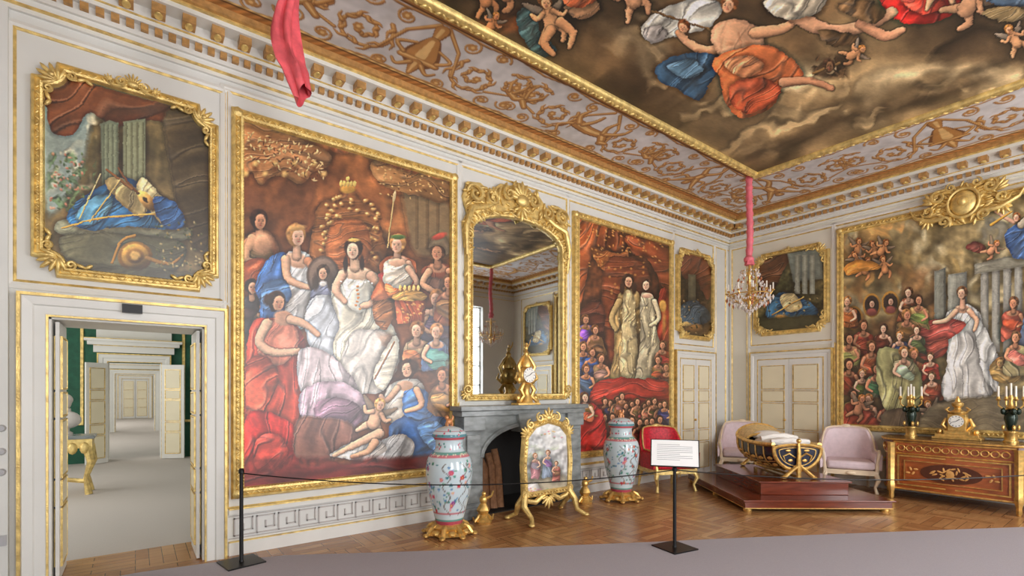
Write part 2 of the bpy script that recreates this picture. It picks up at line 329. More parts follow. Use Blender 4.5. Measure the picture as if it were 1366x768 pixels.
# ================================================================ PAINTING 1
def big1():
    p=Cv(ML,.85,3.17,.66,4.25,400,610,.035)
    p.bg((120,70,40),(160,98,56),70,1)
    p.cloud(320,450,230,330,(92,56,36),50,3,.45,.6);p.cloud(500,610,200,340,(102,78,50),40,4,.4,.7);p.cloud(430,560,190,320,(176,108,60),50,6,.45,.6)
    p.sh([(538,250),(575,262),(604,276),(604,340),(556,340),(542,303)],(136,110,76),None,6,.7)
    for k in range(3): p.ln([(556+k*14,262+k*5),(556+k*14,330)],2,2,(104,80,52),.6,False,2)
    p.sh([(322,160),(380,178),(438,203),(438,222),(418,230),(402,246),(382,236),(362,236),(348,246),(335,230),(322,232)],(166,114,70),(95,13,.3))
    for k in range(9):
        x=328+k*13;y=226+(-8 if k%2 else 6)
        p.bl(x,y+6,4,8,(120,72,40),0,.5,.6);p.bl(x,y,4,4,(214,170,104),0,.4,.8)
    for k in range(150):
        x=326+random.random()*108;y=170+(x-326)*.28+random.random()*45
        p.bl(x,y,2.2+random.random(),1.0,(224,186,128) if k%3 else (110,66,38),random.random()*180,.4,.65)
    p.sh([(498,214),(545,228),(602,246),(602,264),(585,270),(560,262),(540,258),(518,250),(500,236)],(150,106,64),(100,12,.35))
    for k in range(80): p.bl(504+random.random()*94,222+random.random()*30+k*.22,2.0,1.0,(212,170,108) if k%3 else (104,66,38),random.random()*90,.4,.6)
    p.sh([(440,160),(520,190),(560,230),(530,226),(480,206),(440,200)],(124,66,38),(30,16,.35),3,.8)
    p.sh([(418,300),(430,270),(450,264),(464,248),(480,264),(498,274),(508,300),(512,372),(418,378)],(152,96,54),(90,12,.3))
    for k in range(90):
        a=424+random.random()*82;b=262+random.random()*95
        if abs(a-464)>(b-246)*1.2: continue
        p.bl(a,b,4,2.6,(200,146,84),random.random()*180,.3,.7);p.bl(a-1,b-1,1.8,1.2,(240,200,128),0,.4,.85);p.bl(a+2,b+3,2.4,1.6,(96,54,30),0,.5,.55)
    p.bl(464,252,10,6,(206,152,72));[p.bl(464-9+4.5*k,245,2.2,4,(232,190,104)) for k in range(5)];p.bl(464,238,2.5,3,(232,190,104))
    p.sh([(438,304),(464,290),(492,304),(490,352),(440,354)],(166,98,56),(90,9,.3),2,.7)
    p.fig(346,294,12,(160,100,66),(60,34,22),.5,SK2,6,1.9,0,70,.3)
    p.ln([(336,318),(328,345),(352,352)],6,4,(214,160,120));p.bl(350,325,14,16,(212,156,118),0,.25,.9,.5)
    p.sh([(324,352),(350,344),(372,362),(365,382),(326,384)],(172,88,54),(60,9,.35))
    p.fig(336,383,9,(62,56,58),(46,30,22),.4,(206,156,124),7,1.8,0,70,.3,0,False)
    p.fig(350,408,7,(110,72,54),(40,26,18),.4,(196,148,118),6,1.8)
    # blue lady
    p.sh([(352,352),(372,336),(386,344),(396,380),(392,424),(352,432),(346,400),(340,384)],(74,114,172),(35,14,.45))
    p.sh([(382,338),(412,340),(420,372),(427,402),(404,438),(380,424),(384,380)],(214,210,206),(60,11,.3))
    p.sh([(352,380),(376,372),(390,392),(372,412),(350,408)],(94,136,188),(70,12,.4))
    p.bl(396,347,16,10,SK,15,.15);p.ln([(381,346),(384,370),(400,380),(418,384)],6.2,3.3,SK);p.ln([(411,348),(424,366),(438,374)],5.6,3,SK2)
    p.ln([(396,326),(396,342)],4.6,6,SK);p.hd(396,315,13,SK,(186,134,80),.6)
    p.bl(396,304,11,3.5,(206,156,96),-10,.3,.9)
    p.bl(431,368,22,27,(74,58,48),0,.06,1,.5);p.bl(431,368,19,24,(114,94,80),0,.1,1,.6)
    p.sh([(414,392),(424,380),(440,380),(450,394),(452,424),(434,440),(416,424)],(138,142,166),(60,9,.35))
    p.hd(431,364,9,(210,162,130),(70,52,40),-.2);p.bl(421,376,4.5,11,(70,52,40),0,.3);p.bl(441,376,4.5,11,(70,52,40),0,.3);p.bl(431,378,5,4,(220,214,206),0,.3)
    p.sh([(412,402),(438,394),(452,420),(464,460),(450,486),(426,476),(408,448)],(212,216,222),(30,12,.28))
    # queen
    p.sh([(446,374),(470,360),(500,364),(522,392),(518,420),(530,452),(522,486),(470,494),(444,470),(452,430),(442,400)],(228,220,198),(30,15,.3))
    p.sh([(454,374),(476,366),(496,374),(500,392),(490,410),(478,416),(464,408),(456,394)],(234,228,210),(20,9,.24))
    p.bl(476,364,22,9,(238,198,164),5,.12);p.ln([(457,366),(448,386),(460,402)],6.5,3.8,SK);p.ln([(495,368),(508,386),(496,404),(484,408)],6.5,3.8,SK)
    for k in range(10): p.bl(455+k*4.6,375+2.2*math.sin(k*1.4)+k*.3,1.3,1.3,(250,246,236),0,.3)
    for k in range(7): p.bl(474+random.random()*6,382+k*5,2,1.5,(212,150,72),0,.3)
    p.ln([(472,340),(474,356)],5,7,(230,188,154));p.hd(471,333,12.5,(236,196,164),(60,38,28),-.25)
    p.bl(461,352,3.2,11,(60,38,28),0,.3);p.bl(483,350,3.2,10,(60,38,28),0,.3);p.bl(472,320,8,2.3,(224,176,96),0,.3)
    p.sh([(474,440),(520,446),(532,482),(508,522),(470,522),(450,500),(458,470)],(216,208,198),(20,16,.3))
    p.sh([(500,380),(520,392),(526,420),(512,440),(498,420)],(166,108,64),(70,8,.35))
    p.fig(530,326,11,(220,122,74),(196,140,84),-.4,SK,6.5,2.2,0,70,.34,1)
    p.sh([(512,352),(530,346),(548,358),(550,378),(530,388),(514,380)],(232,216,194),(60,8,.3));p.bl(530,350,11,5.5,SK,0,.15)
    p.ln([(545,358),(556,378),(540,388)],4.4,2.8,SK);p.bl(531,316,10,3.2,(90,110,56),0,.3)
    p.sh([(514,376),(530,384),(556,380),(560,394),(520,398)],(216,122,68),(60,8,.35))
    p.fig(584,336,11,(148,78,52),(88,58,40),-.5,(204,144,108),7,2.0,0,70,.34);p.sh([(572,330),(578,318),(592,316),(600,330),(596,340),(590,328),(578,328)],(132,110,84));p.bl(586,315,10,4,(186,80,60),-20,.3)
    p.ln([(572,362),(564,378),(578,388)],4.6,3.3,(212,160,122))
    p.ln([(525,268),(517,330)],1.0,1.0,(196,158,100));p.bl(526,262,2,8,(206,176,126),10)
    p.fig(582,398,10,(104,112,146),(160,110,66),-.5,SK,6,1.8,0,70,.34);p.ln([(570,416),(556,424)],4,3,SK)
    p.fig(599,376,9,(136,80,54),(90,60,40),-.6,SK2,6,1.8)
    p.sh([(526,397),(560,393),(568,400),(566,430),(530,432)],(178,90,56),(0,8,.35),1.2,1,False);p.sh([(524,394),(546,386),(568,392),(566,400),(546,402),(526,400)],(210,158,84),(80,6,.3));[p.bl(534+k*6,384,2,4,(236,194,116)) for k in range(5)]
    for k in range(20): p.bl(530+random.random()*34,404+random.random()*26,2,1.3,(224,166,98),30,.4,.6)
    p.fig(556,440,10,(190,160,122),(130,86,50),-.4,SK,5,1.8);p.fig(582,442,9,(110,132,168),(170,120,80),-.4,SK,5.5,1.8)
    p.cloud(500,606,440,520,(124,78,50),20,6,.5,.45,.1,8)
    # red robed figure
    p.sh([(336,432),(356,424),(392,430),(410,462),(404,498),(414,540),(398,590),(394,630),(330,640),(326,560),(328,480)],(204,78,56),(15,20,.42))
    p.sh([(352,430),(390,432),(398,460),(372,488),(344,470)],(218,134,108),(30,12,.3))
    p.sh([(330,486),(352,474),(372,500),(356,540),(330,560)],(216,92,64),(50,16,.4))
    p.bl(378,424,13,10,(220,164,132),10,.15);p.ln([(388,426),(406,432),(424,446)],6,3.8,SK);p.ln([(356,432),(346,456),(366,470),(398,468)],7,4.2,SK)
    p.hd(370,403,12,(218,162,128),(60,40,32),.7,10);p.bl(358,400,7,8,(60,40,32),0,.3)
    p.sh([(326,562),(352,548),(390,566),(400,600),(386,636),(328,650)],(208,50,42),(30,18,.42));p.sh([(340,590),(366,578),(384,600),(366,628),(342,626)],(226,78,62),(50,12,.38))
    p.sh([(398,470),(430,466),(468,500),(476,530),(440,548),(404,530)],(212,196,198),(20,15,.3))
    p.sh([(404,520),(450,508),(486,530),(488,560),(440,566),(402,556)],(194,168,180),(10,15,.32));p.sh([(420,540),(456,530),(484,548),(470,572),(430,572)],(168,130,150),(60,12,.34))
    p.sh([(396,560),(430,556),(470,566),(480,606),(398,612)],(142,94,78),(10,18,.35),3,.85)
    p.sh([(498,500),(522,452),(532,454),(528,488),(512,520)],(228,220,200),(70,8,.12));p.ln([(500,505),(526,456)],1.1,1.1,(160,120,80))
    p.sh([(516,518),(534,506),(560,508),(568,530),(558,560),(524,566),(512,545)],(228,218,204),(40,10,.3))
    p.sh([(526,562),(560,546),(594,552),(603,580),(600,612),(556,616),(522,602),(518,580)],(64,108,168),(25,16,.45))
    p.sh([(540,520),(566,520),(582,548),(556,562),(538,550)],(80,122,176),(40,10,.38));p.sh([(556,570),(584,562),(596,584),(578,600)],(92,138,190),(50,9,.36))
    p.bl(540,514,11,6.5,SK,0,.15);p.ln([(530,518),(516,534),(508,528)],4.6,2.8,SK);p.ln([(556,520),(562,540),(542,548)],4.6,2.8,SK)
    p.hd(544,492,11,(226,178,144),(70,46,32),-.6);p.bl(553,488,6,8,(70,46,32),0,.3)
    p.sh([(502,596),(530,578),(552,590),(546,616),(508,618)],(212,210,208),(40,10,.3))
    p.fig(590,500,9,(164,120,80),(90,60,38),-.5,SK2,6,1.7)
    p.putto(507,540,7.5,(228,178,142),20,(196,150,90))
    p.sh([(440,606),(470,590),(500,584),(516,600),(490,613),(460,612)],(212,202,192),(30,10,.3))
    p.ln([(506,578),(484,588),(464,598),(446,607)],6.6,2.8,(226,178,144));p.ln([(500,590),(490,602),(470,609)],5.6,2.8,(218,168,132))
    p.cloud(320,610,606,670,(106,40,32),30,5,.2,.8,.2,8);p.sh([(326,634),(400,622),(520,612),(604,604),(604,645),(326,672)],(112,40,34),(85,20,.3),5,.75,True,0)
    p.tex(.11)
    return p.mesh('canvas',PAINTING)
def big2():
    p=Cv(ML,5.42,7.75,.66,4.26,280,440,.035)
    p.bg((70,40,26),(112,64,36),30,2)
    p.sh([(768,296),(800,300),(835,318),(826,336),(800,330),(786,352),(776,400),(768,420)],(152,78,40),(40,12,.45))
    p.sh([(835,314),(880,326),(893,330),(893,400),(886,420),(878,372),(862,344),(845,338)],(142,70,38),(110,11,.45))
    p.sh([(790,330),(826,338),(838,330),(834,352),(810,362),(796,350)],(176,102,50),(70,9,.45))
    for k in range(90): p.bl(772+random.random()*118,305+random.random()*50,2.0,1.0,(208,148,80),random.random()*90,.4,.5)
    p.sh([(806,352),(850,346),(868,380),(862,480),(812,480)],(118,60,34),(90,12,.3),3,.8)
    for k in range(26): p.bl(812+random.random()*48,354+random.random()*50,1.8,1.8,(200,138,72),0,.4,.5)
    p.sh([(770,430),(790,400),(806,410),(806,440),(800,500),(770,520)],(100,52,36),(70,10,.35))
    p.sh([(878,400),(893,396),(893,520),(880,520)],(164,62,42),(20,9,.4));p.bl(884,408,5,8,(210,158,80));p.bl(886,430,3,20,(196,140,70),0,.4,.6)
    p.sh([(826,392),(840,384),(854,394),(856,430),(860,500),(850,510),(812,508),(820,470),(818,430)],(182,150,94),(8,9,.42))
    p.sh([(832,392),(846,392),(848,430),(850,500),(828,500),(830,440)],(206,184,134),(5,7,.34));p.hd(838,375,8,(212,160,124),(66,44,32),.3)
    p.bl(830,384,3.3,8,(66,44,32),0,.3);p.bl(846,384,3.3,8,(66,44,32),0,.3);p.ln([(826,402),(816,424),(822,440)],4.3,2.8,(188,158,104))
    p.sh([(854,398),(864,390),(874,400),(876,440),(888,500),(876,511),(848,509),(854,460)],(198,184,148),(5,8,.4));p.hd(862,380,7,(230,186,152),(76,50,36),-.3);p.bl(863,394,7,3.5,SK,0,.15)
    p.ln([(873,402),(879,424),(868,434)],3.4,2.3,(216,198,160))
    for k in range(60): p.bl(822+random.random()*56,400+random.random()*100,1.0,1.6,(242,222,166),0,.4,.5)
    for k,(x,y,c) in enumerate(((781,426,(124,104,160)),(794,440,(174,124,74)),(778,462,(68,106,172)),(790,470,(78,120,190)),(802,478,(200,162,114)),(782,492,(90,100,144)))):
        p.fig(x,y,5.6,c,(106,70,42),.4,SK2,6,1.8,0,70,.36)
    for x,y,c in((884,460,(180,80,48)),(878,480,(160,120,70)),(889,490,(130,58,46))): p.fig(x,y,5,c,(96,64,42),-.4,SK2,5,1.8)
    p.sh([(800,508),(880,506),(893,520),(893,545),(796,548)],(164,52,38),(80,10,.35));p.sh([(796,540),(893,536),(893,566),(790,572)],(126,40,32),(80,10,.3))
    for k in range(12):
        x=806+k*7.3+random.random()*3;y=528+random.random()*14
        p.fig(x,y,4.2,random.choice([(160,100,60),(200,144,92),(90,58,48),(140,48,38),(210,170,122),(70,70,104)]),(76,50,32),random.choice((-.4,.4)),SK2,7,1.9,0,70,.32)
    for k in range(9):
        x=806+k*9+random.random()*3;y=556+random.random()*10
        p.fig(x,y,4.8,random.choice([(160,78,48),(120,88,58),(80,54,44),(160,58,44)]),(66,46,32),.3,SK2,6,2,0,70,.32)
    p.sh([(768,548),(784,536),(804,552),(806,600),(768,612)],(192,48,42),(35,12,.45));p.fig(780,530,6,(206,150,72),(90,58,36),.5,SK,4)
    p.cloud(760,900,592,620,(62,32,24),20,4,.2,.7,.2,5);p.tex(.13);return p.mesh('canvas',PAINTING)
def big3():
    p=Cv(MR,-3.38,-.22,.99,4.33,470,490,.035)
    p.bg((124,108,72),(164,144,102),50,3)
    p.cloud(1110,1370,270,420,(184,172,138),40,5,.5,.7);p.cloud(1180,1300,330,420,(136,114,70),30,6,.45,.6);p.cloud(1120,1260,350,600,(130,88,52),40,7,.4,.6)
    p.cloud(1110,1220,290,400,(190,140,78),30,8,.45,.6);p.cloud(1300,1366,270,330,(104,104,98),26,9,.45,.6)
    for x,y,a in((1146,322,10),(1164,326,-20),(1182,324,30),(1140,340,-40),(1158,348,15),(1178,346,-10)):
        p.putto(x,y,4.2,(216,150,98),a,(130,80,42))
    p.sh([(1128,354),(1150,346),(1176,356),(1150,362),(1130,368)],(214,144,64),(60,8,.35))
    p.sh([(1246,362),(1262,356),(1262,470),(1246,474)],(138,138,124),(0,9,.06),1.5,.8,False)
    p.sh([(1264,366),(1290,362),(1290,470),(1264,476)],(156,156,142),(0,9,.06),1.5,.85,False)
    for k in range(5): p.sh([(1308+k*15,360-k*3),(1319+k*15,358-k*3),(1319+k*15,470),(1308+k*15,470)],(170,166,152),(0,6,.05),1.2,.75,False,.15)
    p.sh([(1300,352),(1366,336),(1400,330),(1400,350),(1300,366)],(146,142,124),(80,9,.1),1.5,.85,False)
    p.sh([(1340,312),(1358,298),(1372,306),(1388,330),(1360,346),(1346,334)],(70,100,144),(50,10,.45));p.ln([(1352,296),(1340,290),(1328,282)],3,2,SK);p.hd(1356,290,5.5,SK,(130,88,52),-.4);p.ln([(1350,282),(1322,300)],1,2,(206,160,80));p.ln([(1362,300),(1378,284),(1390,276)],5,2,(170,160,140))
    p.sh([(1288,330),(1302,322),(1316,330),(1304,338)],(140,76,64),(30,7,.35));p.putto(1330,325,4,(200,144,106),40)
    p.sh([(1262,420),(1276,410),(1292,406),(1308,420),(1312,450),(1318,490),(1324,524),(1296,538),(1256,530),(1264,480),(1256,446)],(216,212,204),(10,12,.3))
    p.sh([(1214,442),(1236,428),(1266,424),(1288,432),(1270,450),(1240,458),(1220,456)],(212,98,86),(75,10,.4));p.sh([(1298,420),(1316,440),(1332,480),(1330,522),(1312,500),(1304,460)],(220,218,210),(10,9,.28));p.sh([(1214,446),(1240,456),(1262,448),(1262,470),(1236,480),(1216,466)],(174,86,70),(50,9,.4))
    p.bl(1284,412,10,5.5,SK,0,.15);p.ln([(1275,415),(1262,427),(1246,430)],3.8,2.4,SK);p.ln([(1293,415),(1303,427),(1300,440)],3.8,2.4,SK);p.ln([(1284,400),(1284,410)],3.2,4.2,SK);p.hd(1283,391,7.6,(226,180,148),(110,80,54),-.5)
    for x,y in((1163,407),(1188,404),(1139,424)):
        p.bl(x,y,12,16,(168,124,58),0,.06);p.bl(x,y,9.5,13,(70,56,46),0,.08);p.hd(x,y-2,5.2,(208,160,130),(56,40,32),.2);p.bl(x,y+9,7,5,(144,80,70),0,.25)
    cols=[(162,92,56),(196,122,72),(134,70,50),(102,110,82),(82,92,122),(184,150,92),(176,74,56),(132,102,62),(206,170,114)]
    for k,(x,y) in enumerate(((1212,390),(1228,400),(1132,402),(1150,434),(1176,438),(1210,420),(1226,440),(1134,452),(1198,448),(1160,462),(1184,466),(1222,472),(1242,476),(1130,486),(1148,498),(1170,492),(1196,498),(1218,508),(1240,502),(1136,526),(1160,532),(1186,536),(1222,540),(1250,546))):
        p.fig(x+3*math.sin(k*5),y,6+.8*math.sin(k*3),cols[(k*5)%9],[(96,64,40),(70,48,34),(150,106,62)][k%3],(-.4,.4)[k%2],[SK,SK2][k%2],6,2.1,0,70,.36,(-1,1,0)[k%3])
    p.sh([(1170,470),(1200,466),(1228,500),(1222,548),(1190,560),(1172,520)],(164,160,110),(20,14,.4));p.fig(1206,470,7,(196,184,142),(140,100,60),.4,SK,4)
    p.sh([(1128,540),(1160,548),(1176,582),(1130,584)],(168,76,58),(40,9,.42));p.sh([(1180,550),(1230,546),(1260,566),(1250,588),(1180,584)],(96,82,64),(20,12,.3))
    p.putto(1150,532,5,SK2,20);p.putto(1238,540,5,SK,-30)
    p.sh([(1322,486),(1340,474),(1358,484),(1362,506),(1340,512),(1324,504)],(164,134,80),(60,7,.35));p.hd(1334,484,6.5,(182,148,94),(130,94,54),-.3)
    p.sh([(1240,542),(1330,526),(1400,520),(1400,592),(1240,590)],(124,112,88),(85,10,.15),3,.8)
    for x,y,c in((1352,404,(160,80,60)),(1378,410,(100,110,134)),(1355,450,(176,160,114)),(1410,430,(160,70,58)),(1440,440,(110,100,72)),(1390,470,(186,150,104)),(1460,480,(100,70,60)),(1500,430,(176,130,84))): p.fig(x,y,7,c,(100,70,46),-.5,SK2,7,2)
    p.tex(.11,warp=.9);return p.mesh('canvas',PAINTING)
def over1(keep):
    p=Cv(ML,-.58,.55,2.6,4.2,240,330,.035)
    p.bg((88,78,48),(122,102,64),60,4)
    p.sh([(60,90),(120,110),(118,190),(100,250),(60,280)],(150,162,150),None,8,.8,True,0);p.cloud(60,140,120,260,(204,194,162),30,3,.42,.6);p.cloud(60,130,200,300,(80,102,68),14,4,.5,.7,.12,6)
    p.sh([(66,98),(140,118),(220,138),(276,152),(276,230),(250,220),(236,170),(190,160),(150,170),(120,150),(96,180),(66,170)],(110,62,34),(60,26,.4))
    p.sh([(220,150),(278,160),(278,330),(240,300),(230,240)],(78,64,42),(80,20,.3),4,.85)
    p.sh([(134,165),(146,160),(158,164),(158,252),(136,250)],(126,132,104),None,1.5,.95,False);p.sh([(164,162),(194,158),(194,250),(164,250)],(140,142,108),None,1.5,.95,False)
    for k in range(4): p.ln([(138+k*6,166),(138+k*6,248)],1.2,1.2,(96,102,78),.7,False);p.ln([(168+k*7.5,164),(168+k*7.5,248)],1.4,1.4,(104,104,74),.7,False)
    p.sh([(78,296),(130,290),(240,300),(244,320),(140,318),(80,312)],(136,134,106),(88,9,.15));p.sh([(90,312),(236,320),(236,360),(180,362),(96,350)],(102,98,72),(85,14,.15))
    p.sh([(88,292),(108,264),(140,246),(166,236),(196,250),(226,268),(240,300),(214,305),(160,302),(120,307)],(50,104,142),(50,15,.45))
    p.sh([(100,286),(128,262),(150,262),(140,290),(112,300)],(92,144,168),(50,11,.4));p.sh([(190,236),(206,250),(232,284),(236,298),(218,300),(196,276),(182,250)],(210,192,140),(40,9,.28))
    p.sh([(140,244),(160,236),(180,250),(196,272),(190,290),(166,276)],(170,148,98),(30,9,.34));p.bl(196,268,17,8,(196,148,80),50,.12,1,.5);p.bl(194,266,5,2.5,(60,40,24),50);p.ln([(184,258),(168,240),(158,224)],1.6,1.2,(110,74,42))
    p.ln([(176,252),(142,226)],2.2,1.4,(130,90,50));p.ln([(84,304),(140,290),(236,284)],1.3,1.3,(200,160,86));p.ln([(106,292),(134,232)],.9,.9,(210,184,124));p.ln([(120,296),(160,240)],.9,.9,(196,166,104))
    p.sh([(206,262),(236,272),(246,300),(226,306),(210,290)],(46,86,134),(60,9,.4))
    p.bl(180,342,23,20,(126,90,42),0,.06,1,.6);p.bl(180,341,18,16,(172,130,62),0,.08,1,.8);p.bl(180,341,12,10,(140,100,48),0,.12,1,.7);p.bl(180,341,7,6,(206,162,88),0,.2,.9);p.ln([(196,344),(226,352),(244,340)],3,1.5,(140,104,52));p.ln([(150,350),(162,322),(180,314)],2,2,(166,124,60))
    for k in range(90): p.bl(205+random.random()*66,296+random.random()*68,2.2,1.3,random.choice([(66,76,46),(146,120,66),(92,90,54),(176,156,108)]),random.random()*90,.4,.6)
    for k in range(70): p.bl(68+random.random()*44,205+random.random()*75,2.6,1.6,random.choice([(70,92,58),(102,120,76),(186,126,98),(200,154,122)]),random.random()*90,.4,.6)
    p.sh([(66,342),(120,352),(276,368),(276,384),(66,378)],(76,72,50),(85,12,.2),5,.7);p.tex(.12);return p.mesh('canvas',PAINTING,keep)
def over2(keep):
    p=Cv(ML,8.04,9.12,2.66,4.2,120,180,.035);p.bg((58,48,30),(90,68,40),16,4)
    p.sh([(904,335),(945,345),(945,400),(928,372),(912,370)],(106,56,32),(50,9,.4));p.sh([(918,366),(928,366),(928,410),(918,410)],(112,104,78),None,1,.9,False)
    p.sh([(906,412),(924,400),(944,414),(944,430),(908,432)],(76,90,98),(50,7,.4));p.bl(928,438,9,6,(130,94,50),0,.3,1,.5);p.bl(915,432,6,3,(190,160,100),0,.3)
    for k in range(30): p.bl(906+random.random()*36,395+random.random()*50,1.6,1,random.choice([(120,100,60),(60,60,40),(170,140,90)]),random.random()*90,.4,.6)
    p.tex(.16);return p.mesh('canvas',PAINTING,keep)
def over3(keep,M=MR,a0=-4.88,a1=-3.68):
    p=Cv(M,-4.88,-3.68,2.74,4.2,160,195,.035);p.bg((66,66,40),(98,88,56),20,5)
    p.sh([(1014,335),(1060,335),(1046,360),(1030,390),(1014,400)],(88,54,32),(60,10,.4));p.sh([(1050,338),(1096,330),(1098,372),(1058,376)],(134,142,130),None,2,.95,False)
    for k in range(3): p.sh([(1060+k*10,340),(1067+k*10,339),(1067+k*10,392),(1060+k*10,392)],(164,166,148),None,1,.9,False,.15)
    p.sh([(1022,414),(1040,390),(1066,396),(1090,410),(1084,424),(1030,426)],(62,106,136),(50,8,.45));p.sh([(1040,396),(1060,392),(1070,410),(1050,416)],(198,180,132),(60,6,.3));p.bl(1042,424,9,5,(170,128,66),0,.3,1,.5);p.ln([(1030,420),(1072,396)],.9,.9,(200,160,90))
    for k in range(36): p.bl(1018+random.random()*76,396+random.random()*36,1.8,1.1,random.choice([(120,110,66),(60,66,44),(176,150,96)]),random.random()*90,.4,.6)
    p.sh([(1014,426),(1098,420),(1098,440),(1014,440)],(76,72,48),None,3,.8);p.tex(.14)
    d=(a0+4.88);p.P[:,1]-=d
    return p.mesh('canvas',PAINTING,keep)
# ---------------------------------------------------------------- gilt frames
PROF=[(0.0,.0),(0.0,.05),(.012,.075),(.03,.08),(.04,.062),(.06,.055),(.072,.075),(.088,.07),(.1,.04),(.1,0)]
def scaleprof(k,h=1): return [(o*k,c*h) for o,c in PROF]
def beads(mb,path,step,r,off=0,z=.07,alt=True,closed=True):
    n=len(path)
    for i in range(n if closed else n-1):
        p=Vector(path[i]);q=Vector(path[(i+1)%n]);d=(q-p);L=d.length
        if L<1e-4: continue
        d.normalize();nn=Vector((d.y,-d.x));m=max(1,int(L/step));an=math.atan2(d.y,d.x)
        for k in range(m):
            c=p+d*(L*(k+.5)/m)+nn*off;s_=1 if k%2 else -1
            mb.ell((c.x,c.y,z),(r*1.35,r*.6,r*.6),rot=(0,0,an+(s_*.7 if alt else 0)))
def leafpal(mb,c,R,a0,a1,n,z=.05,r=.02):
    for k in range(n):
        a=a0+(a1-a0)*k/max(1,n-1);l=R*(1-.25*abs(2*k/max(1,n-1)-1))
        mb.ell((c[0]+math.cos(a)*l*.55,c[1]+math.sin(a)*l*.55,z),(l*.5,r,r*1.1),rot=(0,0,a))
def carve(mb,poly,n,ctr,z=.05,r=.03,seed=1):
    rd=random.Random(seed);xs=[p[0] for p in poly];ys=[p[1] for p in poly]
    def inside(x,y):
        c=False;N=len(poly)
        for i in range(N):
            ax,ay=poly[i];bx,by=poly[(i+1)%N]
            if (ay>y)!=(by>y) and x<(bx-ax)*(y-ay)/(by-ay)+ax:c=not c
        return c
    k=0
    while k<n:
        x=rd.uniform(min(xs),max(xs));y=rd.uniform(min(ys),max(ys))
        if not inside(x,y): continue
        k+=1;a=math.atan2(y-ctr[1],abs(x-ctr[0]))+.9*math.sin(9*abs(x-ctr[0])+7*y)
        if x<ctr[0]:a=pi-a
        q=r*rd.uniform(.6,1.3);mb.ell((x,y,z),(q*1.7,q*.55,q*.75),rot=(0,0,a))
def rrect(a0,b0,a1,b1,r,n=5):
    P=[]
    for cx_,cy_,s0 in((a1,b0,pi),(a1,b1,-pi/2),(a0,b1,0),(a0,b0,pi/2)):
        for k in range(n+1):
            t=s0-(pi/2)*k/n;P.append((cx_+r*math.cos(t),cy_+r*math.sin(t)))
    return P
def cornerorn(mb,a,b,sa,sb,s=1.0):
    an=math.atan2(sb,sa)
    leafpal(mb,(a-sa*.04*s,b-sb*.04*s),.15*s,an-1.2,an+1.2,7,.07,.018*s)
    for k in range(4):
        mb.ell((a-sa*(.08+.05*k)*s,b+sb*.02*s,.065),(.035*s,.016*s,.016*s),rot=(0,0,sa*sb*(.6 if k%2 else -.4)));mb.ell((a+sa*.02*s,b-sb*(.08+.05*k)*s,.065),(.016*s,.035*s,.016*s),rot=(0,0,sa*sb*(.6 if k%2 else -.4)))
    mb.spiral((a-sa*.12*s,b+sb*.02*s),.035*s,pi/2*sb,1.2,.013*s,sgn=sa*sb,z=.075);mb.spiral((a+sa*.02*s,b-sb*.12*s),.035*s,0 if sa>0 else pi,1.2,.013*s,sgn=-sa*sb,z=.075)
    mb.ell((a,b,.075),(.028*s,.028*s,.024*s))
def crest(mb,a,b,s=1.0):
    mb.ell((a,b,.09),(.09*s,.06*s,.05*s),hi=True);leafpal(mb,(a,b),.2*s,-.2,pi+.2,11,.08,.02*s)
    for g in(-1,1):
        mb.spiral((a+g*.16*s,b+.01*s),.08*s,pi/2,1.3,.026*s,sgn=-g,z=.08);mb.spiral((a+g*.3*s,b-.04*s),.06*s,pi/2,1.2,.02*s,sgn=-g,z=.07)
        mb.tube([(a+g*.1*s,b-.05*s,.07),(a+g*.25*s,b-.09*s,.08),(a+g*.42*s,b-.07*s,.06)],[.03*s,.025*s,.008*s],6)
        leafpal(mb,(a+g*.3*s,b-.02*s),.13*s,pi/2-g*1.3,pi/2-g*.0,4,.07,.016*s)
def framed(name,canvas,M,a0,b0,a1,b1,kind='plain',w=1.0,extra=None):
    g=MB(M)
    if kind=='plain':
        path=[(a0+.1*w,b0+.1*w),(a1-.1*w,b0+.1*w),(a1-.1*w,b1-.1*w),(a0+.1*w,b1-.1*w)]
        g.sweep(path,scaleprof(w));beads(g,path,.05,.017*w,.05*w,.062);beads(g,path,.03,.009,.01,.072,False)
        for sa in(-1,1):
            for sb in(-1,1): g.ell(((a0+.05 if sa<0 else a1-.05),(b0+.05 if sb<0 else b1-.05),.07),(.045*w,.045*w,.025))
    else:
        path=rrect(a0+.09,b0+.09,a1-.09,b1-.09,.14);g.sweep(path,scaleprof(.85));beads(g,path,.05,.016,.042,.062);beads(g,path,.03,.008,.01,.074,False)
        for sa,a in((-1,a0+.1),(1,a1-.1)):
            for sb,b in((-1,b0+.1),(1,b1-.1)): cornerorn(g,a-sa*.03,b-sb*.03,sa,sb,1.0)
        crest(g,(a0+a1)/2,b1-.03,.5 if kind=='crest' else .34)
    ctr=M@Vector(((a0+a1)/2,(b0+b1)/2,.03))
    return thing(name,[canvas,('gilded_frame',g,GOLD)]+([('gilded_cartouche',extra,GOLD)] if extra else []),ctr)
def keepc(a0,b0,a1,b1,r=.13):
    def f(a,b):
        k=np.ones(len(a),bool)
        for x in(a0,a1):
            for y in(b0,b1): k&=((a-x)**2+(b-y)**2)>r*r
        return k
    return f
framed('group_portrait_painting',big1(),ML,.74,.55,3.27,4.35,w=1.1)
framed('royal_couple_painting',big2(),ML,5.32,.55,7.85,4.35,w=1.1)
k_=.8;g=MB(MR@Matrix.Translation((-1.8,4.36,0))@Matrix.Diagonal((k_,k_*1.05,1,1)));cy_=0;cx_=0
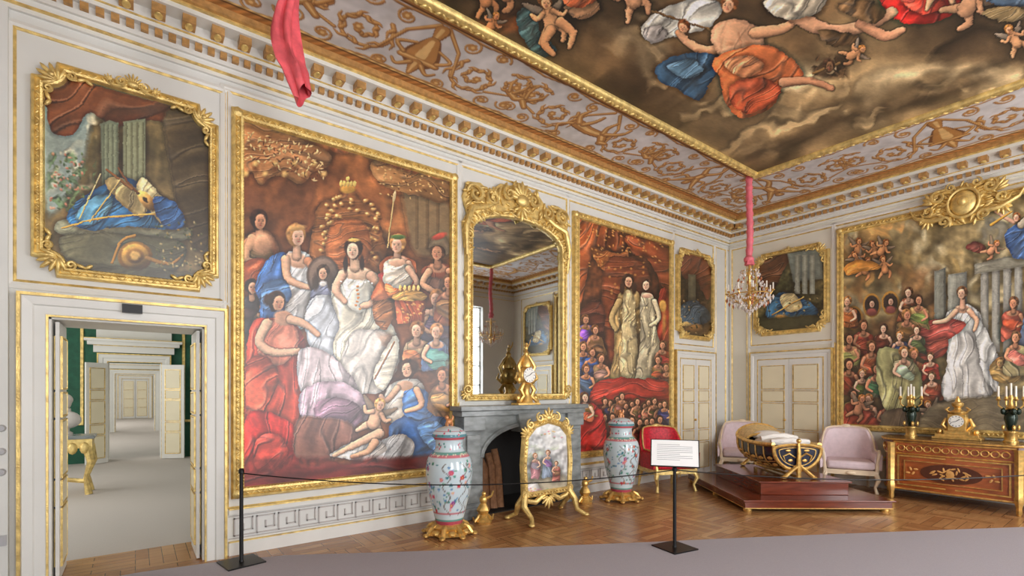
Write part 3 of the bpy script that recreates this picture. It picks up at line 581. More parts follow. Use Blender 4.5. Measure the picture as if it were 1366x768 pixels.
out=[(-.2,-.34),(.2,-.34),(.34,-.2),(.62,-.16),(.58,.0),(.42,.06),(.5,.2),(.34,.32),(.12,.3),(0,.36),(-.12,.3),(-.34,.32),(-.5,.2),(-.42,.06),(-.58,.0),(-.62,-.16),(-.34,-.2)]
out=[(a,b) for a,b in catmull(out,3)];g.prism(out,.05,.1);carve(g,out,170,(cx_,cy_),.11,.042,4)
g.ell((cx_,cy_,.13),(.19,.22,.07),hi=True);g.ell((cx_,cy_+.02,.19),(.07,.09,.05),hi=True)
g.tube([(cx_+.22*math.cos(t),cy_+.25*math.sin(t),.14) for t in np.linspace(0,2*pi,30,endpoint=False)],.03,8,closed=True)
for q in(-1,1):
    for (a,b,R,a0) in((.36,.2,.12,pi/2),(.52,-.02,.1,0),(.28,-.26,.1,-pi/2),(.18,.32,.08,pi/2)): g.spiral((cx_+q*a,cy_+b),R,a0 if q>0 else pi-a0,1.3,R*.3,sgn=-q,z=.13)
    g.tube([(cx_+q*.3,cy_-.2,.12),(cx_+q*.5,cy_-.2,.13),(cx_+q*.72,cy_-.08,.11),(cx_+q*.8,cy_+.08,.09)],[.05,.045,.03,.01],8);leafpal(g,(cx_+q*.42,cy_+.1),.24,pi/2-q*1.3,pi/2+q*.1,5,.12,.035);leafpal(g,(cx_+q*.5,cy_-.14),.22,-pi/2-q*.3,-pi/2+q*1.0,4,.11,.03)
framed('allegory_painting',big3(),MR,-3.49,.92,-.11,4.43,w=1.1,extra=g)
framed('overdoor_painting',over1(keepc(-.58,2.6,.55,4.2)),ML,-.67,2.52,.64,4.28,'crest')
framed('overdoor_painting.001',over2(keepc(8.04,2.66,9.12,4.2)),ML,7.95,2.57,9.21,4.28,'c')
framed('overdoor_painting.002',over3(keepc(-4.88,2.74,-3.68,4.2)),MR,-4.96,2.66,-3.6,4.28,'c')
framed('overdoor_painting.003',over3(keepc(-4.88,2.74,-3.68,4.2),MR,.08),MR,0.0,2.66,1.36,4.28,'c')
# ================================================================ ROOM SHELL
T=.65
w=MB()
for lo,hi in(((X0-.2,A,0),(-.56,A+T,4.9)),((-.56,A,2.2),(.52,A+T,4.9)),((.52,A,0),(3.5,A+T,4.9)),((3.5,A,1.16),(4.94,A+T,4.9)),((4.94,A,0),(B+.2,A+T,4.9)),((X0-.2,A,4.9),(B+.2,A+T,5.25))): w.box(lo,hi)
build('wall_left',w,WALL,smooth=False)
w=MB().box((B,Y0-.2,0),(B+.2,A,5.25));build('wall_back',w,WALLB,smooth=False)
w=MB().box((X0-.2,Y0-.2,0),(X0,A,5.25));build('wall_west',w,WALL,smooth=False)
WX=[.75,4.27,7.8];WW=.8;WZ=(.55,4.2)
w=MB();xs=[X0]+sum([[x-WW,x+WW] for x in WX],[])+[B]
for k in range(0,len(xs),2): w.box((xs[k],Y0-.25,0),(xs[k+1],Y0,5.25))
for x in WX: w.box((x-WW,Y0-.25,0),(x+WW,Y0,WZ[0]));w.box((x-WW,Y0-.25,WZ[1]),(x+WW,Y0,5.25))
build('wall_window_side',w,WALL,smooth=False)
for k,x in enumerate(WX):
    w=MB()
    for i in range(4): xx=x-WW+.03+i*(2*WW-.06)/3;w.box((xx-.03,Y0-.17,WZ[0]),(xx+.03,Y0-.12,WZ[1]))
    for i in range(7): z=WZ[0]+.03+i*(WZ[1]-WZ[0]-.06)/6;w.box((x-WW,Y0-.17,z-.02),(x+WW,Y0-.12,z+.02))
    build('window_%d'%(k+1),w,WHITE,smooth=False)
    l=bpy.data.lights.new('window_daylight','AREA');l.shape='RECTANGLE';l.size=2*WW;l.size_y=WZ[1]-WZ[0];l.energy=228;l.color=(.99,.985,1)
    o=bpy.data.objects.new('window_daylight',l);sc.collection.objects.link(o);o.location=(x,Y0-.24,sum(WZ)/2);o.rotation_euler=(math.radians(90),0,0)
# floor: parquet
m=bpy.data.materials.new('parquet_oak');m.use_nodes=True;nt=m.node_tree;N=nt.nodes;K=nt.links;p=N['Principled BSDF']
gg=N.new('ShaderNodeNewGeometry')
def mp(rot,scl):
    q=N.new('ShaderNodeMapping');q.inputs['Rotation'].default_value=(0,0,math.radians(rot));q.inputs['Scale'].default_value=scl;K.new(gg.outputs['Position'],q.inputs['Vector']);return q
def brick(rot):
    q=N.new('ShaderNodeTexBrick');K.new(mp(rot,(1,1,1)).outputs[0],q.inputs['Vector']);q.inputs['Scale'].default_value=1
    q.inputs['Brick Width'].default_value=.62;q.inputs['Row Height'].default_value=.105;q.inputs['Mortar Size'].default_value=.003
    q.inputs['Color1'].default_value=rgb((206,156,104));q.inputs['Color2'].default_value=rgb((170,118,74));q.inputs['Mortar'].default_value=rgb((90,58,36));return q
b1,b2=brick(0),brick(90)
ck=N.new('ShaderNodeTexChecker');ck.inputs['Scale'].default_value=1.6;K.new(mp(0,(1,1,.001)).outputs[0],ck.inputs['Vector'])
mx=N.new('ShaderNodeMix');mx.data_type='RGBA';K.new(ck.outputs['Fac'],mx.inputs[0]);K.new(b1.outputs[0],mx.inputs[6]);K.new(b2.outputs[0],mx.inputs[7])
nz=N.new('ShaderNodeTexNoise');nz.inputs['Scale'].default_value=3;nz.inputs['Detail'].default_value=8;K.new(mp(30,(1,6,1)).outputs[0],nz.inputs['Vector'])
mu=N.new('ShaderNodeMix');mu.data_type='RGBA';mu.blend_type='MULTIPLY';mu.inputs[0].default_value=.45;K.new(mx.outputs[2],mu.inputs[6]);K.new(nz.outputs['Fac'],mu.inputs[7]);K.new(mu.outputs[2],p.inputs['Base Color'])
p.inputs['Roughness'].default_value=.27
WOODF=m
build('floor',MB().box((X0-.2,Y0-.3,-.1),(B+.2,6.25,0)),WOODF,smooth=False)
CARPET=mat('grey_carpet',(166,160,166),.95,nz=.06,nscale=120,bump=.4,bscale=300)
cp=[(X0+.02,5.45),(.05,5.42),(.6,5.32),(1.15,5.14),(2.1,4.55),(3.12,3.95),(4.2,3.33),(5.37,2.68),(6.8,1.85),(8.21,1.02),(9.8,.1),(9.8,Y0+.02),(X0+.02,Y0+.02)]
build('floor_carpet',MB().prism(cp,0.001,.014),CARPET,smooth=False)
# ---------------------------------------------------------------- ceiling with grotesque painting
PX0,PX1,PY0,PY1=.71,7.83,-.31,3.91
def ceiling():
    res=.0112;x0,x1,y0,y1=X0,B,Y0,A;nx=int((x1-x0)/res)+1;ny=int((y1-y0)/res)+1
    p=Cv(MC,x0,x1,y0,y1,nx,ny,0.0)
    C=p.C.reshape(ny,nx,3);a=p.a.reshape(ny,nx);b=p.b.reshape(ny,nx)
    n=fbm(a,b,.6,3)[...,None];C[:]=np.array((202,197,196))*(.88+.24*n)
    def stamp(x,y,r,col,al=1.):
        i0=max(0,int((y-r-y0)/res));i1=min(ny,int((y+r-y0)/res)+2);j0=max(0,int((x-r-x0)/res));j1=min(nx,int((x+r-x0)/res)+2)
        if i0>=i1 or j0>=j1:return
        d=np.hypot(a[i0:i1,j0:j1]-x,b[i0:i1,j0:j1]-y);t=(np.clip((r-d)/res+.5,0,1)*al)[...,None]
        C[i0:i1,j0:j1]=C[i0:i1,j0:j1]*(1-t)+np.array(col)*t
    def stroke(P,r0,r1,col,al=1.,off=0):
        P=np.array(P,float);L=np.r_[0,np.cumsum(np.hypot(*np.diff(P,axis=0).T))];n=max(2,int(L[-1]/.009))
        for t in np.linspace(0,L[-1],n):
            x=np.interp(t,L,P[:,0]);y=np.interp(t,L,P[:,1]);stamp(x+off,y+off,r0+(r1-r0)*t/max(L[-1],1e-6),col,al)
    DK=(116,72,40);MD=(176,122,64);LT=(220,178,116)
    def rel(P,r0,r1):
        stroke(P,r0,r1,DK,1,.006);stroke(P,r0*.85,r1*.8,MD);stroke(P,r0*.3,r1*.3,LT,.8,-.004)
    def sp(F,c,R,a0,turns,sg,r=.02,leaf=True):
        P=[]
        for i in range(40):
            t=i/39;an=a0+sg*turns*2*pi*t;rr=R*(1-.86*t);P.append((c[0]+rr*math.cos(an),c[1]+rr*math.sin(an)))
        rel([F(*q) for q in P],r,r*.6)
        for i in range(1,36,2):
            if not leaf:break
            q=P[i];dx=P[i+1][0]-q[0];dy=P[i+1][1]-q[1];l=math.hypot(dx,dy)+1e-6;dx/=l;dy/=l;ox,oy=dy*sg,-dx*sg
            ll=.1*(1-i/50)*R/.3;k=1 if (i//2)%2 else -.8
            rel([F(q[0],q[1]),F(q[0]+(ox*k*.7+dx*.5)*ll,q[1]+(oy*k*.7+dy*.5)*ll),F(q[0]+(ox*k*.8+dx*1.4)*ll,q[1]+(oy*k*.8+dy*1.4)*ll)],r*1.15,.004)
        e=P[-1];[stamp(*F(e[0]+.035*math.cos(k),e[1]+.035*math.sin(k)),.022,MD) for k in range(6)];stamp(*F(*e),.02,LT)
    def unit(F,Wd,kind):
        h=Wd/2
        for g in(-1,1):
            sp(F,(g*.66,h+.05),.31,pi/2+g*pi*.75,1.6,-g,.024);sp(F,(g*1.14,h-.1),.23,pi/2+g*2.4,1.4,g,.02)
            sp(F,(g*.36,h-.36),.12,-pi/2,1.2,g,.013,False);sp(F,(g*.98,h+.36),.12,pi/2,1.2,g,.013,False);sp(F,(g*.34,h+.4),.11,pi/2,1.2,-g,.013,False)
            sp(F,(g*.74,h-.4),.11,0,1.1,-g,.013,False);sp(F,(g*1.32,h+.28),.12,pi,1.2,g,.013,False)
            rel([F(g*.05,h-.45),F(g*.3,h-.2),F(g*.44,h+.2)],.024,.014);rel([F(g*.9,h+.2),F(g*1.1,h+.12),F(g*1.3,h+.05)],.02,.012)
            rel([F(g*.0,h+.46),F(g*.5,h+.44),F(g*.9,h+.5),F(g*1.3,h+.44)],.012,.012);rel([F(g*.0,h-.5),F(g*.5,h-.47),F(g*.9,h-.52),F(g*1.3,h-.47)],.012,.012)
        def body(pts,r0,r1):
            rel([F(q[0]*1.3,h+(q[1]-h)*1.15) for q in (catmull(pts,4,False) if len(pts)>2 else pts)],r0*1.3,r1*1.3)
        if kind==0:
            body([(0,h-.34),(0,h-.2)],.06,.03);body([(0,h-.16),(0,h-.05),(0,h+.08)],.06,.15);body([(-.16,h+.14),(.16,h+.14)],.03,.03);body([(0,h+.2),(0,h+.36)],.06,.02)
            [body([(g*.15,h+.1),(g*.24,h),(g*.1,h-.08)],.02,.014) for g in(-1,1)];[body([(g*.05,h+.2),(g*.14,h+.3),(g*.2,h+.24)],.025,.012) for g in(-1,1)]
        elif kind==1:
            body([(-.2,h+.02),(0,h+.06),(.2,h+.03)],.075,.06);body([(.2,h+.06),(.28,h+.16)],.05,.045);body([(.28,h+.18),(.35,h+.16)],.05,.025)
            for x,x2 in((-.2,-.28),(-.14,-.08),(.16,.12),(.2,.34)): body([(x,h),(x2,h-.12),(x2+.02,h-.25)],.035,.018)
            body([(-.25,h+.05),(-.36,h+.16),(-.3,h+.3),(-.38,h+.36)],.02,.012)
        else:
            body([(0,h-.1),(0,h+.1)],.06,.075);body([(0,h+.2),(0,h+.22)],.055,.055)
            for g in(-1,1):
                body([(g*.03,h-.12),(g*.12,h-.25),(g*.08,h-.4)],.04,.02);body([(g*.06,h+.12),(g*.2,h+.06),(g*.26,h+.2)],.03,.018);body([(g*.05,h+.08),(g*.22,h+.3),(g*.3,h+.28)],.05,.01)
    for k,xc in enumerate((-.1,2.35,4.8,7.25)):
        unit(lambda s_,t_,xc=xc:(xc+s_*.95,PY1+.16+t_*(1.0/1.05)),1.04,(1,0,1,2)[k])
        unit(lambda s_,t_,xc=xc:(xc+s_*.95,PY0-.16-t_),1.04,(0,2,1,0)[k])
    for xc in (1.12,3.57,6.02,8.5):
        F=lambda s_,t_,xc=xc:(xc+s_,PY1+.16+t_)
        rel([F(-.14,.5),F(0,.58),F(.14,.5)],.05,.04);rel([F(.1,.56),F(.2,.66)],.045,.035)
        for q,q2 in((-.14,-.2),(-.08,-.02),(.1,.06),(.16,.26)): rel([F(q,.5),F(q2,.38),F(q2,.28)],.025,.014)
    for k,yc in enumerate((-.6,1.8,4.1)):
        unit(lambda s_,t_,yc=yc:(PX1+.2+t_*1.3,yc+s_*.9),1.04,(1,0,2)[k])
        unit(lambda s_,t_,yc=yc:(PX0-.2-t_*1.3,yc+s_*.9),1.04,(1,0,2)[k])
    def band(d0,d1,col,am=.15):
        d=np.minimum(np.minimum(a-x0,x1-a),np.minimum(b-y0,y1-b));mk=(d>d0)&(d<d1)
        C[mk]=np.array(col)*(1+am*(np.sin((a+b)[mk]*55)))[:,None]
    band(.0,.44,(180,122,66));band(.44,.46,(110,66,34));band(.46,.49,(214,176,112))
    d=np.maximum(np.maximum(PX0-a,a-PX1),np.maximum(PY0-b,b-PY1));C[(d<.16)]=(180,128,70);C[(d<.18)&(d>.155)]=(110,68,36)
    C*=(1+.16*(fbm(a,b,.1,8,2)-.5))[...,None]
    return p.mesh('ceiling',FRESCO,lambda q,r:~((q>PX0+.03)&(q<PX1-.03)&(r>PY0+.03)&(r<PY1-.03)))
ceiling()
build('ceiling_upper',MB().box((X0-.2,Y0-.25,CZ+.02),(B+.2,A+.1,CZ+.2)),WALL,smooth=False)
def ceilpaint():
    p=Cv(MC,PX0,PX1,PY0,PY1,900,540,.005)
    p.bg((66,50,34),(112,86,56),170,5,.3,.75,1.2)
    p.cloud(400,1600,-400,240,(156,128,88),120,6,.45,.7,.2,20,1.5,-16);p.cloud(400,1600,-400,230,(60,46,32),90,8,.5,.7,.2,20,1.4,-14)
    p.cloud(820,1366,70,220,(162,134,94),70,10,.4,.75,.2,20,1.6,-18);p.cloud(1020,1400,80,180,(208,182,138),50,11,.48,.75,.18,20,1.6,-18);p.cloud(540,720,-60,50,(112,66,36),40,12,.38,.8,.15,10,1.3)
    p.cloud(780,900,-60,120,(146,126,94),50,13,.45,.6,.2,20,1.3,30);p.cloud(860,1366,100,215,(196,168,122),26,15,.56,.6,.12,20,1.8,-18)
    for k,(x,y,a) in enumerate(((1120,160,-18),(1210,140,-20),(1290,115,-20),(1050,190,-20),(1330,85,-18))): p.bl(x,y,70,6,(54,42,30),a,.7,.45)
    p.bl(930,170,80,24,(54,44,30),20,.8,.4);p.bl(760,95,70,20,(60,50,32),25,.8,.4)
    p.sh([(688,20),(712,8),(720,40),(742,66),(722,76),(700,56)],(68,96,94),(50,12,.4));p.sh([(752,10),(786,-6),(800,12),(776,26)],(176,130,92),(40,11,.35))
    p.putto(728,4,9,(222,162,112),-15,(130,84,46));p.ln([(748,30),(764,44),(760,62)],7,3.5,(214,152,104));p.ln([(735,40),(726,58),(738,72)],7,3.5,(214,152,104))
    p.sh([(740,-30),(790,-20),(800,-2),(760,10)],(182,94,56),(30,12,.35));p.putto(690,-30,8,(206,144,96),30);p.putto(640,-20,7,(190,128,82),-20);p.putto(662,22,5,(186,124,80),30)
    p.sh([(854,40),(880,14),(930,-2),(964,8),(946,36),(904,48),(872,54)],(212,204,186),(60,16,.36));p.sh([(858,40),(880,34),(892,46),(868,58)],(180,170,160),(40,9,.35))
    p.ln([(862,12),(930,34),(985,52)],1.8,1.2,(130,102,66))
    p.ln([(975,60),(944,68),(920,58),(905,44)],8,4.5,(226,168,124));p.hd(912,36,8.5,(224,166,124),(120,76,44),-.5,-30)
    p.hd(972,6,11.5,(224,166,124),(130,80,44),-.4,20);p.sh([(948,42),(972,26),(1000,30),(1018,44),(1012,76),(964,78)],(226,168,126),(40,28,.12));p.ln([(1008,44),(1044,38),(1068,22)],8,5,(220,160,116))
    p.bl(975,58,5,3,(196,134,94),0,.6,.5);p.bl(998,58,5,3,(190,128,90),0,.6,.5);p.ln([(985,44),(990,72)],1.2,1.2,(196,136,98),.5)
    p.sh([(874,92),(896,76),(940,70),(966,82),(952,104),(932,134),(902,118),(884,112)],(62,92,116),(40,16,.42));p.sh([(890,88),(920,80),(938,92),(916,106)],(94,128,150),(50,10,.35))
    p.sh([(950,82),(980,66),(1024,60),(1062,84),(1070,104),(1044,114),(1030,142),(990,158),(966,132),(960,104)],(230,126,72),(40,20,.4));p.sh([(976,112),(1020,104),(1042,124),(1002,152),(976,138)],(210,96,58),(50,14,.4));p.sh([(964,84),(996,74),(1020,88),(990,104)],(240,156,104),(50,12,.35))
    p.ln([(1045,110),(1080,108),(1110,118)],6.5,3.6,(206,146,106));p.cloud(1080,1135,70,108,(78,58,38),14,3,.35,.9,.1,8);p.ln([(1085,98),(1120,84)],1.8,1.8,(140,106,64));p.hd(1106,88,8,(130,94,64),(80,56,38),.2)
    p.sh([(1176,-12),(1230,-16),(1282,2),(1258,26),(1216,32),(1186,20)],(196,44,36),(45,17,.42));p.sh([(1200,-4),(1240,-8),(1262,8),(1226,18)],(222,74,54),(50,12,.38))
    p.ln([(1060,22),(1110,42),(1160,32),(1190,16)],10,7,(214,158,118));p.hd(1075,10,10,(212,156,116),(110,70,42),.4)
    p.sh([(1018,4),(1060,-16),(1102,-6),(1092,16),(1050,26)],(186,170,144),(40,14,.38));p.ln([(1150,32),(1180,48),(1204,40)],8,4.5,(202,144,106));p.sh([(1118,10),(1150,-2),(1182,14),(1162,32)],(116,86,54),(40,12,.38));p.sh([(1090,40),(1130,44),(1150,56),(1110,62)],(96,72,46),(60,12,.38))
    p.putto(1310,-14,10,(208,152,110),40);p.putto(830,-25,9,(206,150,108),-30);p.putto(1240,-50,10,(210,154,112),-20);p.putto(1150,66,5,(190,136,92),60);p.putto(1346,40,6,(200,144,100),-30)
    p.sh([(1286,-40),(1380,-34),(1404,-2),(1330,8)],(78,96,112),(50,16,.42));p.sh([(1310,16),(1350,8),(1380,20),(1340,30)],(130,108,72),(50,12,.35))
    p.tex(.11,12,9,1.4);return p.mesh('canvas',FRESCO)
g=MB(MC);path=[(PX0,PY0),(PX1,PY0),(PX1,PY1),(PX0,PY1)]
g.sweep(path,[(-.02,0),(-.02,.04),(.0,.065),(.025,.075),(.045,.055),(.065,.065),(.09,.04),(.1,0)]);beads(g,path,.07,.026,.035,.068)
thing('ceiling_painting',[ceilpaint(),('gilded_frame',g,GOLD)],((PX0+PX1)/2,(PY0+PY1)/2,CZ))
# ---------------------------------------------------------------- cornice
cp_w=MB();cp_g=MB();cp_t=MB()
def cor(M,L0,L1,wm_,gm,tm):
    def bx(mb,a0,a1,b0,b1,c1,c0=0): mb.box((a0,b0,c0),(a1,b1,c1),M)
    for b0,b1,c in((4.60,4.64,.03),(4.64,4.70,.05),(4.70,4.74,.08),(4.80,4.84,.13),(4.84,4.93,.14),(4.93,4.97,.30),): bx(wm_,L0,L1,b0,b1,c)
    bx(wm_,L0,L1,4.74,4.80,.07);bx(gm,L0,L1,4.635,4.65,.058);bx(gm,L0,L1,4.97,4.99,.33);bx(tm,L0,L1,4.99,5.05,.37);bx(gm,L0,L1,4.835,4.845,.146);bx(gm,L0,L1,4.5,4.515,.012)
    n=int((L1-L0)/.1)
    for i in range(n): a=L0+(i+.25)*(L1-L0)/n;bx(tm,a,a+.055,4.742,4.798,.12)
    n=int((L1-L0)/.22)
    for i in range(n):
        a=L0+(i+.3)*(L1-L0)/n;bx(tm,a,a+.1,4.86,4.93,.27);gm.add(S_LO[0]*np.array((.036,.026,.06))+np.array((a+.05,4.865,.2)),S_LO[1],M)
cor(ML,X0,B,cp_w,cp_g,cp_t);cor(MR,-A,-Y0,cp_w,cp_g,cp_t)
MS=Matrix(((-1,0,0,0),(0,0,1,Y0),(0,1,0,0),(0,0,0,1)))
cor(MS,-B,-X0,cp_w,cp_g,cp_t)
thing('trim_cornice',[('cornice_white',cp_w,WHITE,dict(smooth=False)),('cornice_gold',cp_g,GOLD),('cornice_brackets',cp_t,TAN,dict(smooth=False))],(B/2,A,4.6))
# ---------------------------------------------------------------- wall panel strips, dado, fret
gs=MB();ws=MB();key=MB()
SP=[(-.012,0),(-.012,.012),(0,.02),(.012,.012),(.012,0)];WP=[(-.03,0),(-.03,.012),(0,.022),(.03,.012),(.03,0)]
for a0,b0,a1,b1 in((-.76,2.47,.69,4.47),(.71,.46,3.31,4.5),(3.34,1.5,5.21,4.5),(5.26,.46,7.89,4.5),(7.93,2.47,9.24,4.5),(9.33,.5,9.7,4.5)):
    gs.rect(a0,b0,a1,b1,SP,ML);ws.rect(a0-.03,b0-.03,a1+.03,b1+.03,WP,ML)
for a0,a1 in((.72,3.1),(5.3,7.85),(9.27,B)):
    ws.box((a0,0,0),(a1,.13,.03),ML);ws.box((a0,.40,0),(a1,.45,.04),ML);gs.box((a0,.445,0),(a1,.46,.05),ML);gs.box((a0,.125,0),(a1,.135,.034),ML)
    u=.2;n=int((a1-a0-.1)/u);b0=.185;h=.165;t=.012
    if n<3: continue
    for i in range(n):
        x=a0+.05+i*u
        for s0,s1,r0,r1 in((0,.0,0,1),(0,.8,1,1),(.8,.8,.28,1),(.4,.8,.28,.28),(.4,.4,.28,.64),(0,1,0,0)):
            key.box((x+s0*u-t/2,b0+r0*h-t/2,0),(x+s1*u+t/2,b0+r1*h+t/2,.014),ML)
    key.box((a0,b0-.03,0),(a1,b0-.022,.012),ML);key.box((a0,b0+h+.022,0),(a1,b0+h+.03,.012),ML)
thing('trim_left_panelling',[('panel_mouldings',ws,WHITE,dict(smooth=False)),('gold_fillets',gs,GOLD,dict(smooth=False)),('greek_key_fret',key,mat('fret_grey',(186,180,176),.5),dict(smooth=False))],(4,A,2))
gs=MB();ws=MB()
for y0,y1,b0,b1 in((5.1,5.42,.5,4.5),(3.56,5.02,2.5,4.5),(.06,3.53,.5,4.5),(-1.5,0,2.5,4.5)):
    gs.rect(-y1,b0,-y0,b1,SP,MR);ws.rect(-y1-.03,b0-.03,-y0+.03,b1+.03,WP,MR)
for y0,y1 in((5.05,A),(.1,3.5)): ws.box((-y1,0,0),(-y0,.13,.03),MR);ws.box((-y1,.42,0),(-y0,.46,.035),MR);gs.box((-y1,.455,0),(-y0,.468,.04),MR)
thing('trim_back_panelling',[('panel_mouldings',ws,WHITE,dict(smooth=False)),('gold_fillets',gs,GOLD,dict(smooth=False))],(B,2,2))
w=MB().box((X0+.001,A-.05,0),(-.79,A-.001,4.6));build('wall_left_pilaster',w,WALL,smooth=False)
w=MB(wm(A-.05));
for z in(1.31,1.13,.97): w.lathe([(0,0),(.028,0),(.028,.015),(.02,.03),(0,.03)],(-.825,z,0),16)
w.box((-.85,.4,0),(-.795,.48,.02));build('light_switch_panel',w,mat('switch_grey',(176,176,178),.3))
# ---------------------------------------------------------------- doorway + enfilade
def casing(M,a0,a1,b1,wd=.17,gold=True,base=0):
    W=MB(M);G=MB(M);path=[(a1,base),(a1,b1),(a0,b1),(a0,base)]
    W.sweep(path,[(0,0),(0,.05),(.02,.06),(.08,.06),(.09,.075),(wd-.02,.085),(wd,.06),(wd,0)],False)
    G.sweep(path,[(wd-.012,.0),(wd-.012,.09),(wd+.01,.09),(wd+.012,0)],False)
    G.sweep(path,[(-.002,.04),(-.002,.062),(.012,.064),(.014,.05)],False)
    return W,G
def leaf(wdt,ht,cols=1,rows=4,th=.04):
    W=MB();G=MB();Pn=MB()
    W.box((0,0,-th/2),(wdt,ht,th/2));pw=(wdt-.08)/cols
    hs=[.26,.12,.26,.12,.24] if rows==5 else [1/rows]*rows;tot=sum(hs);y=.1
    for h in hs:
        hh=h/tot*(ht-.2)
        for c in range(cols):
            x0=.04+c*pw+.03;x1=.04+(c+1)*pw-.03
            for s_ in(-1,1):
                Q=Matrix.Diagonal((1,1,s_,1));Pn.prism([(x0+.02,y+.03),(x1-.02,y+.03),(x1-.02,y+hh-.03),(x0+.02,y+hh-.03)],th/2,th/2+.012,Q)
                G.rect(x0,y+.01,x1,y+hh-.01,[(0,th/2),(0,th/2+.015),(-.012,th/2+.015),(-.014,th/2)],Q)
        y+=hh
    return W,G,Pn
def leafobj(name,M,wdt,ht,cols,rows,th=.04):
    W,G,Pn=leaf(wdt,ht,cols,rows,th)
    ps=[]
    for nm,mb,mt in(('leaf',W,WHITE),('gold_edges',G,GOLD),('raised_panels',Pn,CREAM)):
        m_=np.array(M);mb.v=[v@m_[:3,:3].T+m_[:3,3] for v in mb.v];ps.append((nm,mb,mt,dict(smooth=False)))
    return thing(name,ps,M.translation)
W,G=casing(ML,-.56,.52,2.2);S=MB(wm(A-.085)).box((-.09,2.27,0),(.05,2.345,.03))
rv=MB();rv.box((-.56,A,0),(-.545,A+T,2.2));rv.box((.505,A,0),(.52,A+T,2.2));rv.box((-.56,A,2.185),(.52,A+T,2.2))
thing('door_1_casing',[('casing',W,WHITE,dict(smooth=False)),('gold_edge',G,GOLD,dict(smooth=False)),('reveal',rv,WHITE,dict(smooth=False)),('sign_plate',S,BLACK,dict(smooth=False))],(0,A,1))
RZ=lambda a:Matrix.Rotation(math.radians(a),4,'Z')
RX90=Matrix.Rotation(pi/2,4,'X')
leafobj('door_1_leaf',Matrix.Translation((-.515,A+.06,.01))@RZ(90)@RX90,.53,2.16,1,5,.025)
leafobj('door_1_leaf.001',Matrix.Translation((.475,A+.06,.01))@RZ(90)@RX90,.53,2.16,1,5,.025)
GREEN=mat('green_wall_cloth',(28,84,62),.7,nz=.2,nscale=8)
CARP2=mat('enfilade_carpet',(186,178,170),.9,nz=.05,nscale=80)
build('floor_enfilade',MB().box((-3.5,6.25,-.1),(3.5,37,0)),CARP2,smooth=False)
build('ceiling_enfilade',MB().box((-3.5,6.16,4.2),(3.5,37,4.3)),WALL,smooth=False)
build('wall_enfilade_east',MB().box((3.5,6.15,0),(3.6,37,4.3)),WALL,smooth=False)
build('wall_enfilade_west',MB().box((-3.6,6.15,0),(-3.5,37,4.3)),WALL,smooth=False)
ow=.49
for i,(nm,y,mt,zt) in enumerate((('wall_enfilade_green',14.4,GREEN,2.25),('wall_enfilade_far',24.6,WALL,2.25))):
    o_=ow if i==0 else .62
    build(nm+'_west',MB().box((-3.5,y,0),(-o_,y+.5,4.2)),mt,smooth=False);build(nm+'_east',MB().box((o_,y,0),(3.5,y+.5,4.2)),mt,smooth=False);build(nm+'_lintel',MB().box((-o_,y,zt),(o_,y+.5,4.2)),mt,smooth=False)
    M=wm(y-.002);W,G=casing(M,-o_,o_,zt,.18)
    e=o_+.2
    W.box((-e-.05,2.46,0),(e+.05,2.62,.1));W.box((-e-.15,2.62,0),(e+.15,2.7,.2));W.box((-e-.2,2.7,0),(e+.2,2.75,.26));G.box((-e-.05,2.605,0),(e+.05,2.62,.11));G.box((-e-.2,2.75,0),(e+.2,2.765,.27))
    W.box((-e,2.77,0),(e,3.15,.06));G.rect(-e+.12,2.84,e-.12,3.08,SP);W.box((-e-.1,3.15,0),(e+.1,3.22,.14))
    thing('door_casing_enfilade',[('casing',W,WHITE,dict(smooth=False)),('gold_edge',G,GOLD,dict(smooth=False))],(0,y,1))
    build('trim_jamb_lining',MB().box((-o_,y,0),(-o_+.01,y+.5,zt)).box((o_-.01,y,0),(o_,y+.5,zt)),WHITE,smooth=False)
g=MB(wm(14.398))
for s_ in(-1,1):
    a0,a1=sorted((s_*.96,s_*2.6));g.rect(a0,.9,a1,3.9,[(0,0),(0,.03),(.05,.03),(.06,0)])
build('trim_green_wall_gilding',g,GOLD,smooth=False)
leafobj('door_2_leaf',Matrix.Translation((-.5,14.27,.01))@RZ(222)@RX90,.47,2.2,1,5)
leafobj('door_2_leaf.001',Matrix.Translation((.5,14.27,.01))@RZ(-25)@RX90,.47,2.2,1,5)
build('wall_enfilade_end',MB().box((-3.5,36.3,0),(3.5,36.5,4.2)),WALL,smooth=False)
W,G=casing(wm(36.298),-.62,.62,2.3);thing('door_casing_enfilade.002',[('casing',W,WHITE),('gold_edge',G,GOLD)],(0,36.3,1))
leafobj('door_3_leaf',Matrix.Translation((-.61,36.25,.01))@RX90,.6,2.25,1,4);leafobj('door_3_leaf.001',Matrix.Translation((.01,36.25,.01))@RX90,.6,2.25,1,4)
for (x,y,z,e,sx) in((-3.4,10.3,2.2,185,5),(-3.4,19.6,2.2,230,6),(-3.4,30,2.2,260,6)):  # area lamps added to brighten the enfilade rooms; this wall has no windows
    l=bpy.data.lights.new('enfilade_added_light','AREA');l.shape='RECTANGLE';l.size=2.6;l.size_y=sx;l.energy=e;l.color=(1,.98,.95)
    o=bpy.data.objects.new('enfilade_added_light',l);sc.collection.objects.link(o);o.location=(x,y,z);o.rotation_euler=(0,math.radians(-90),0)
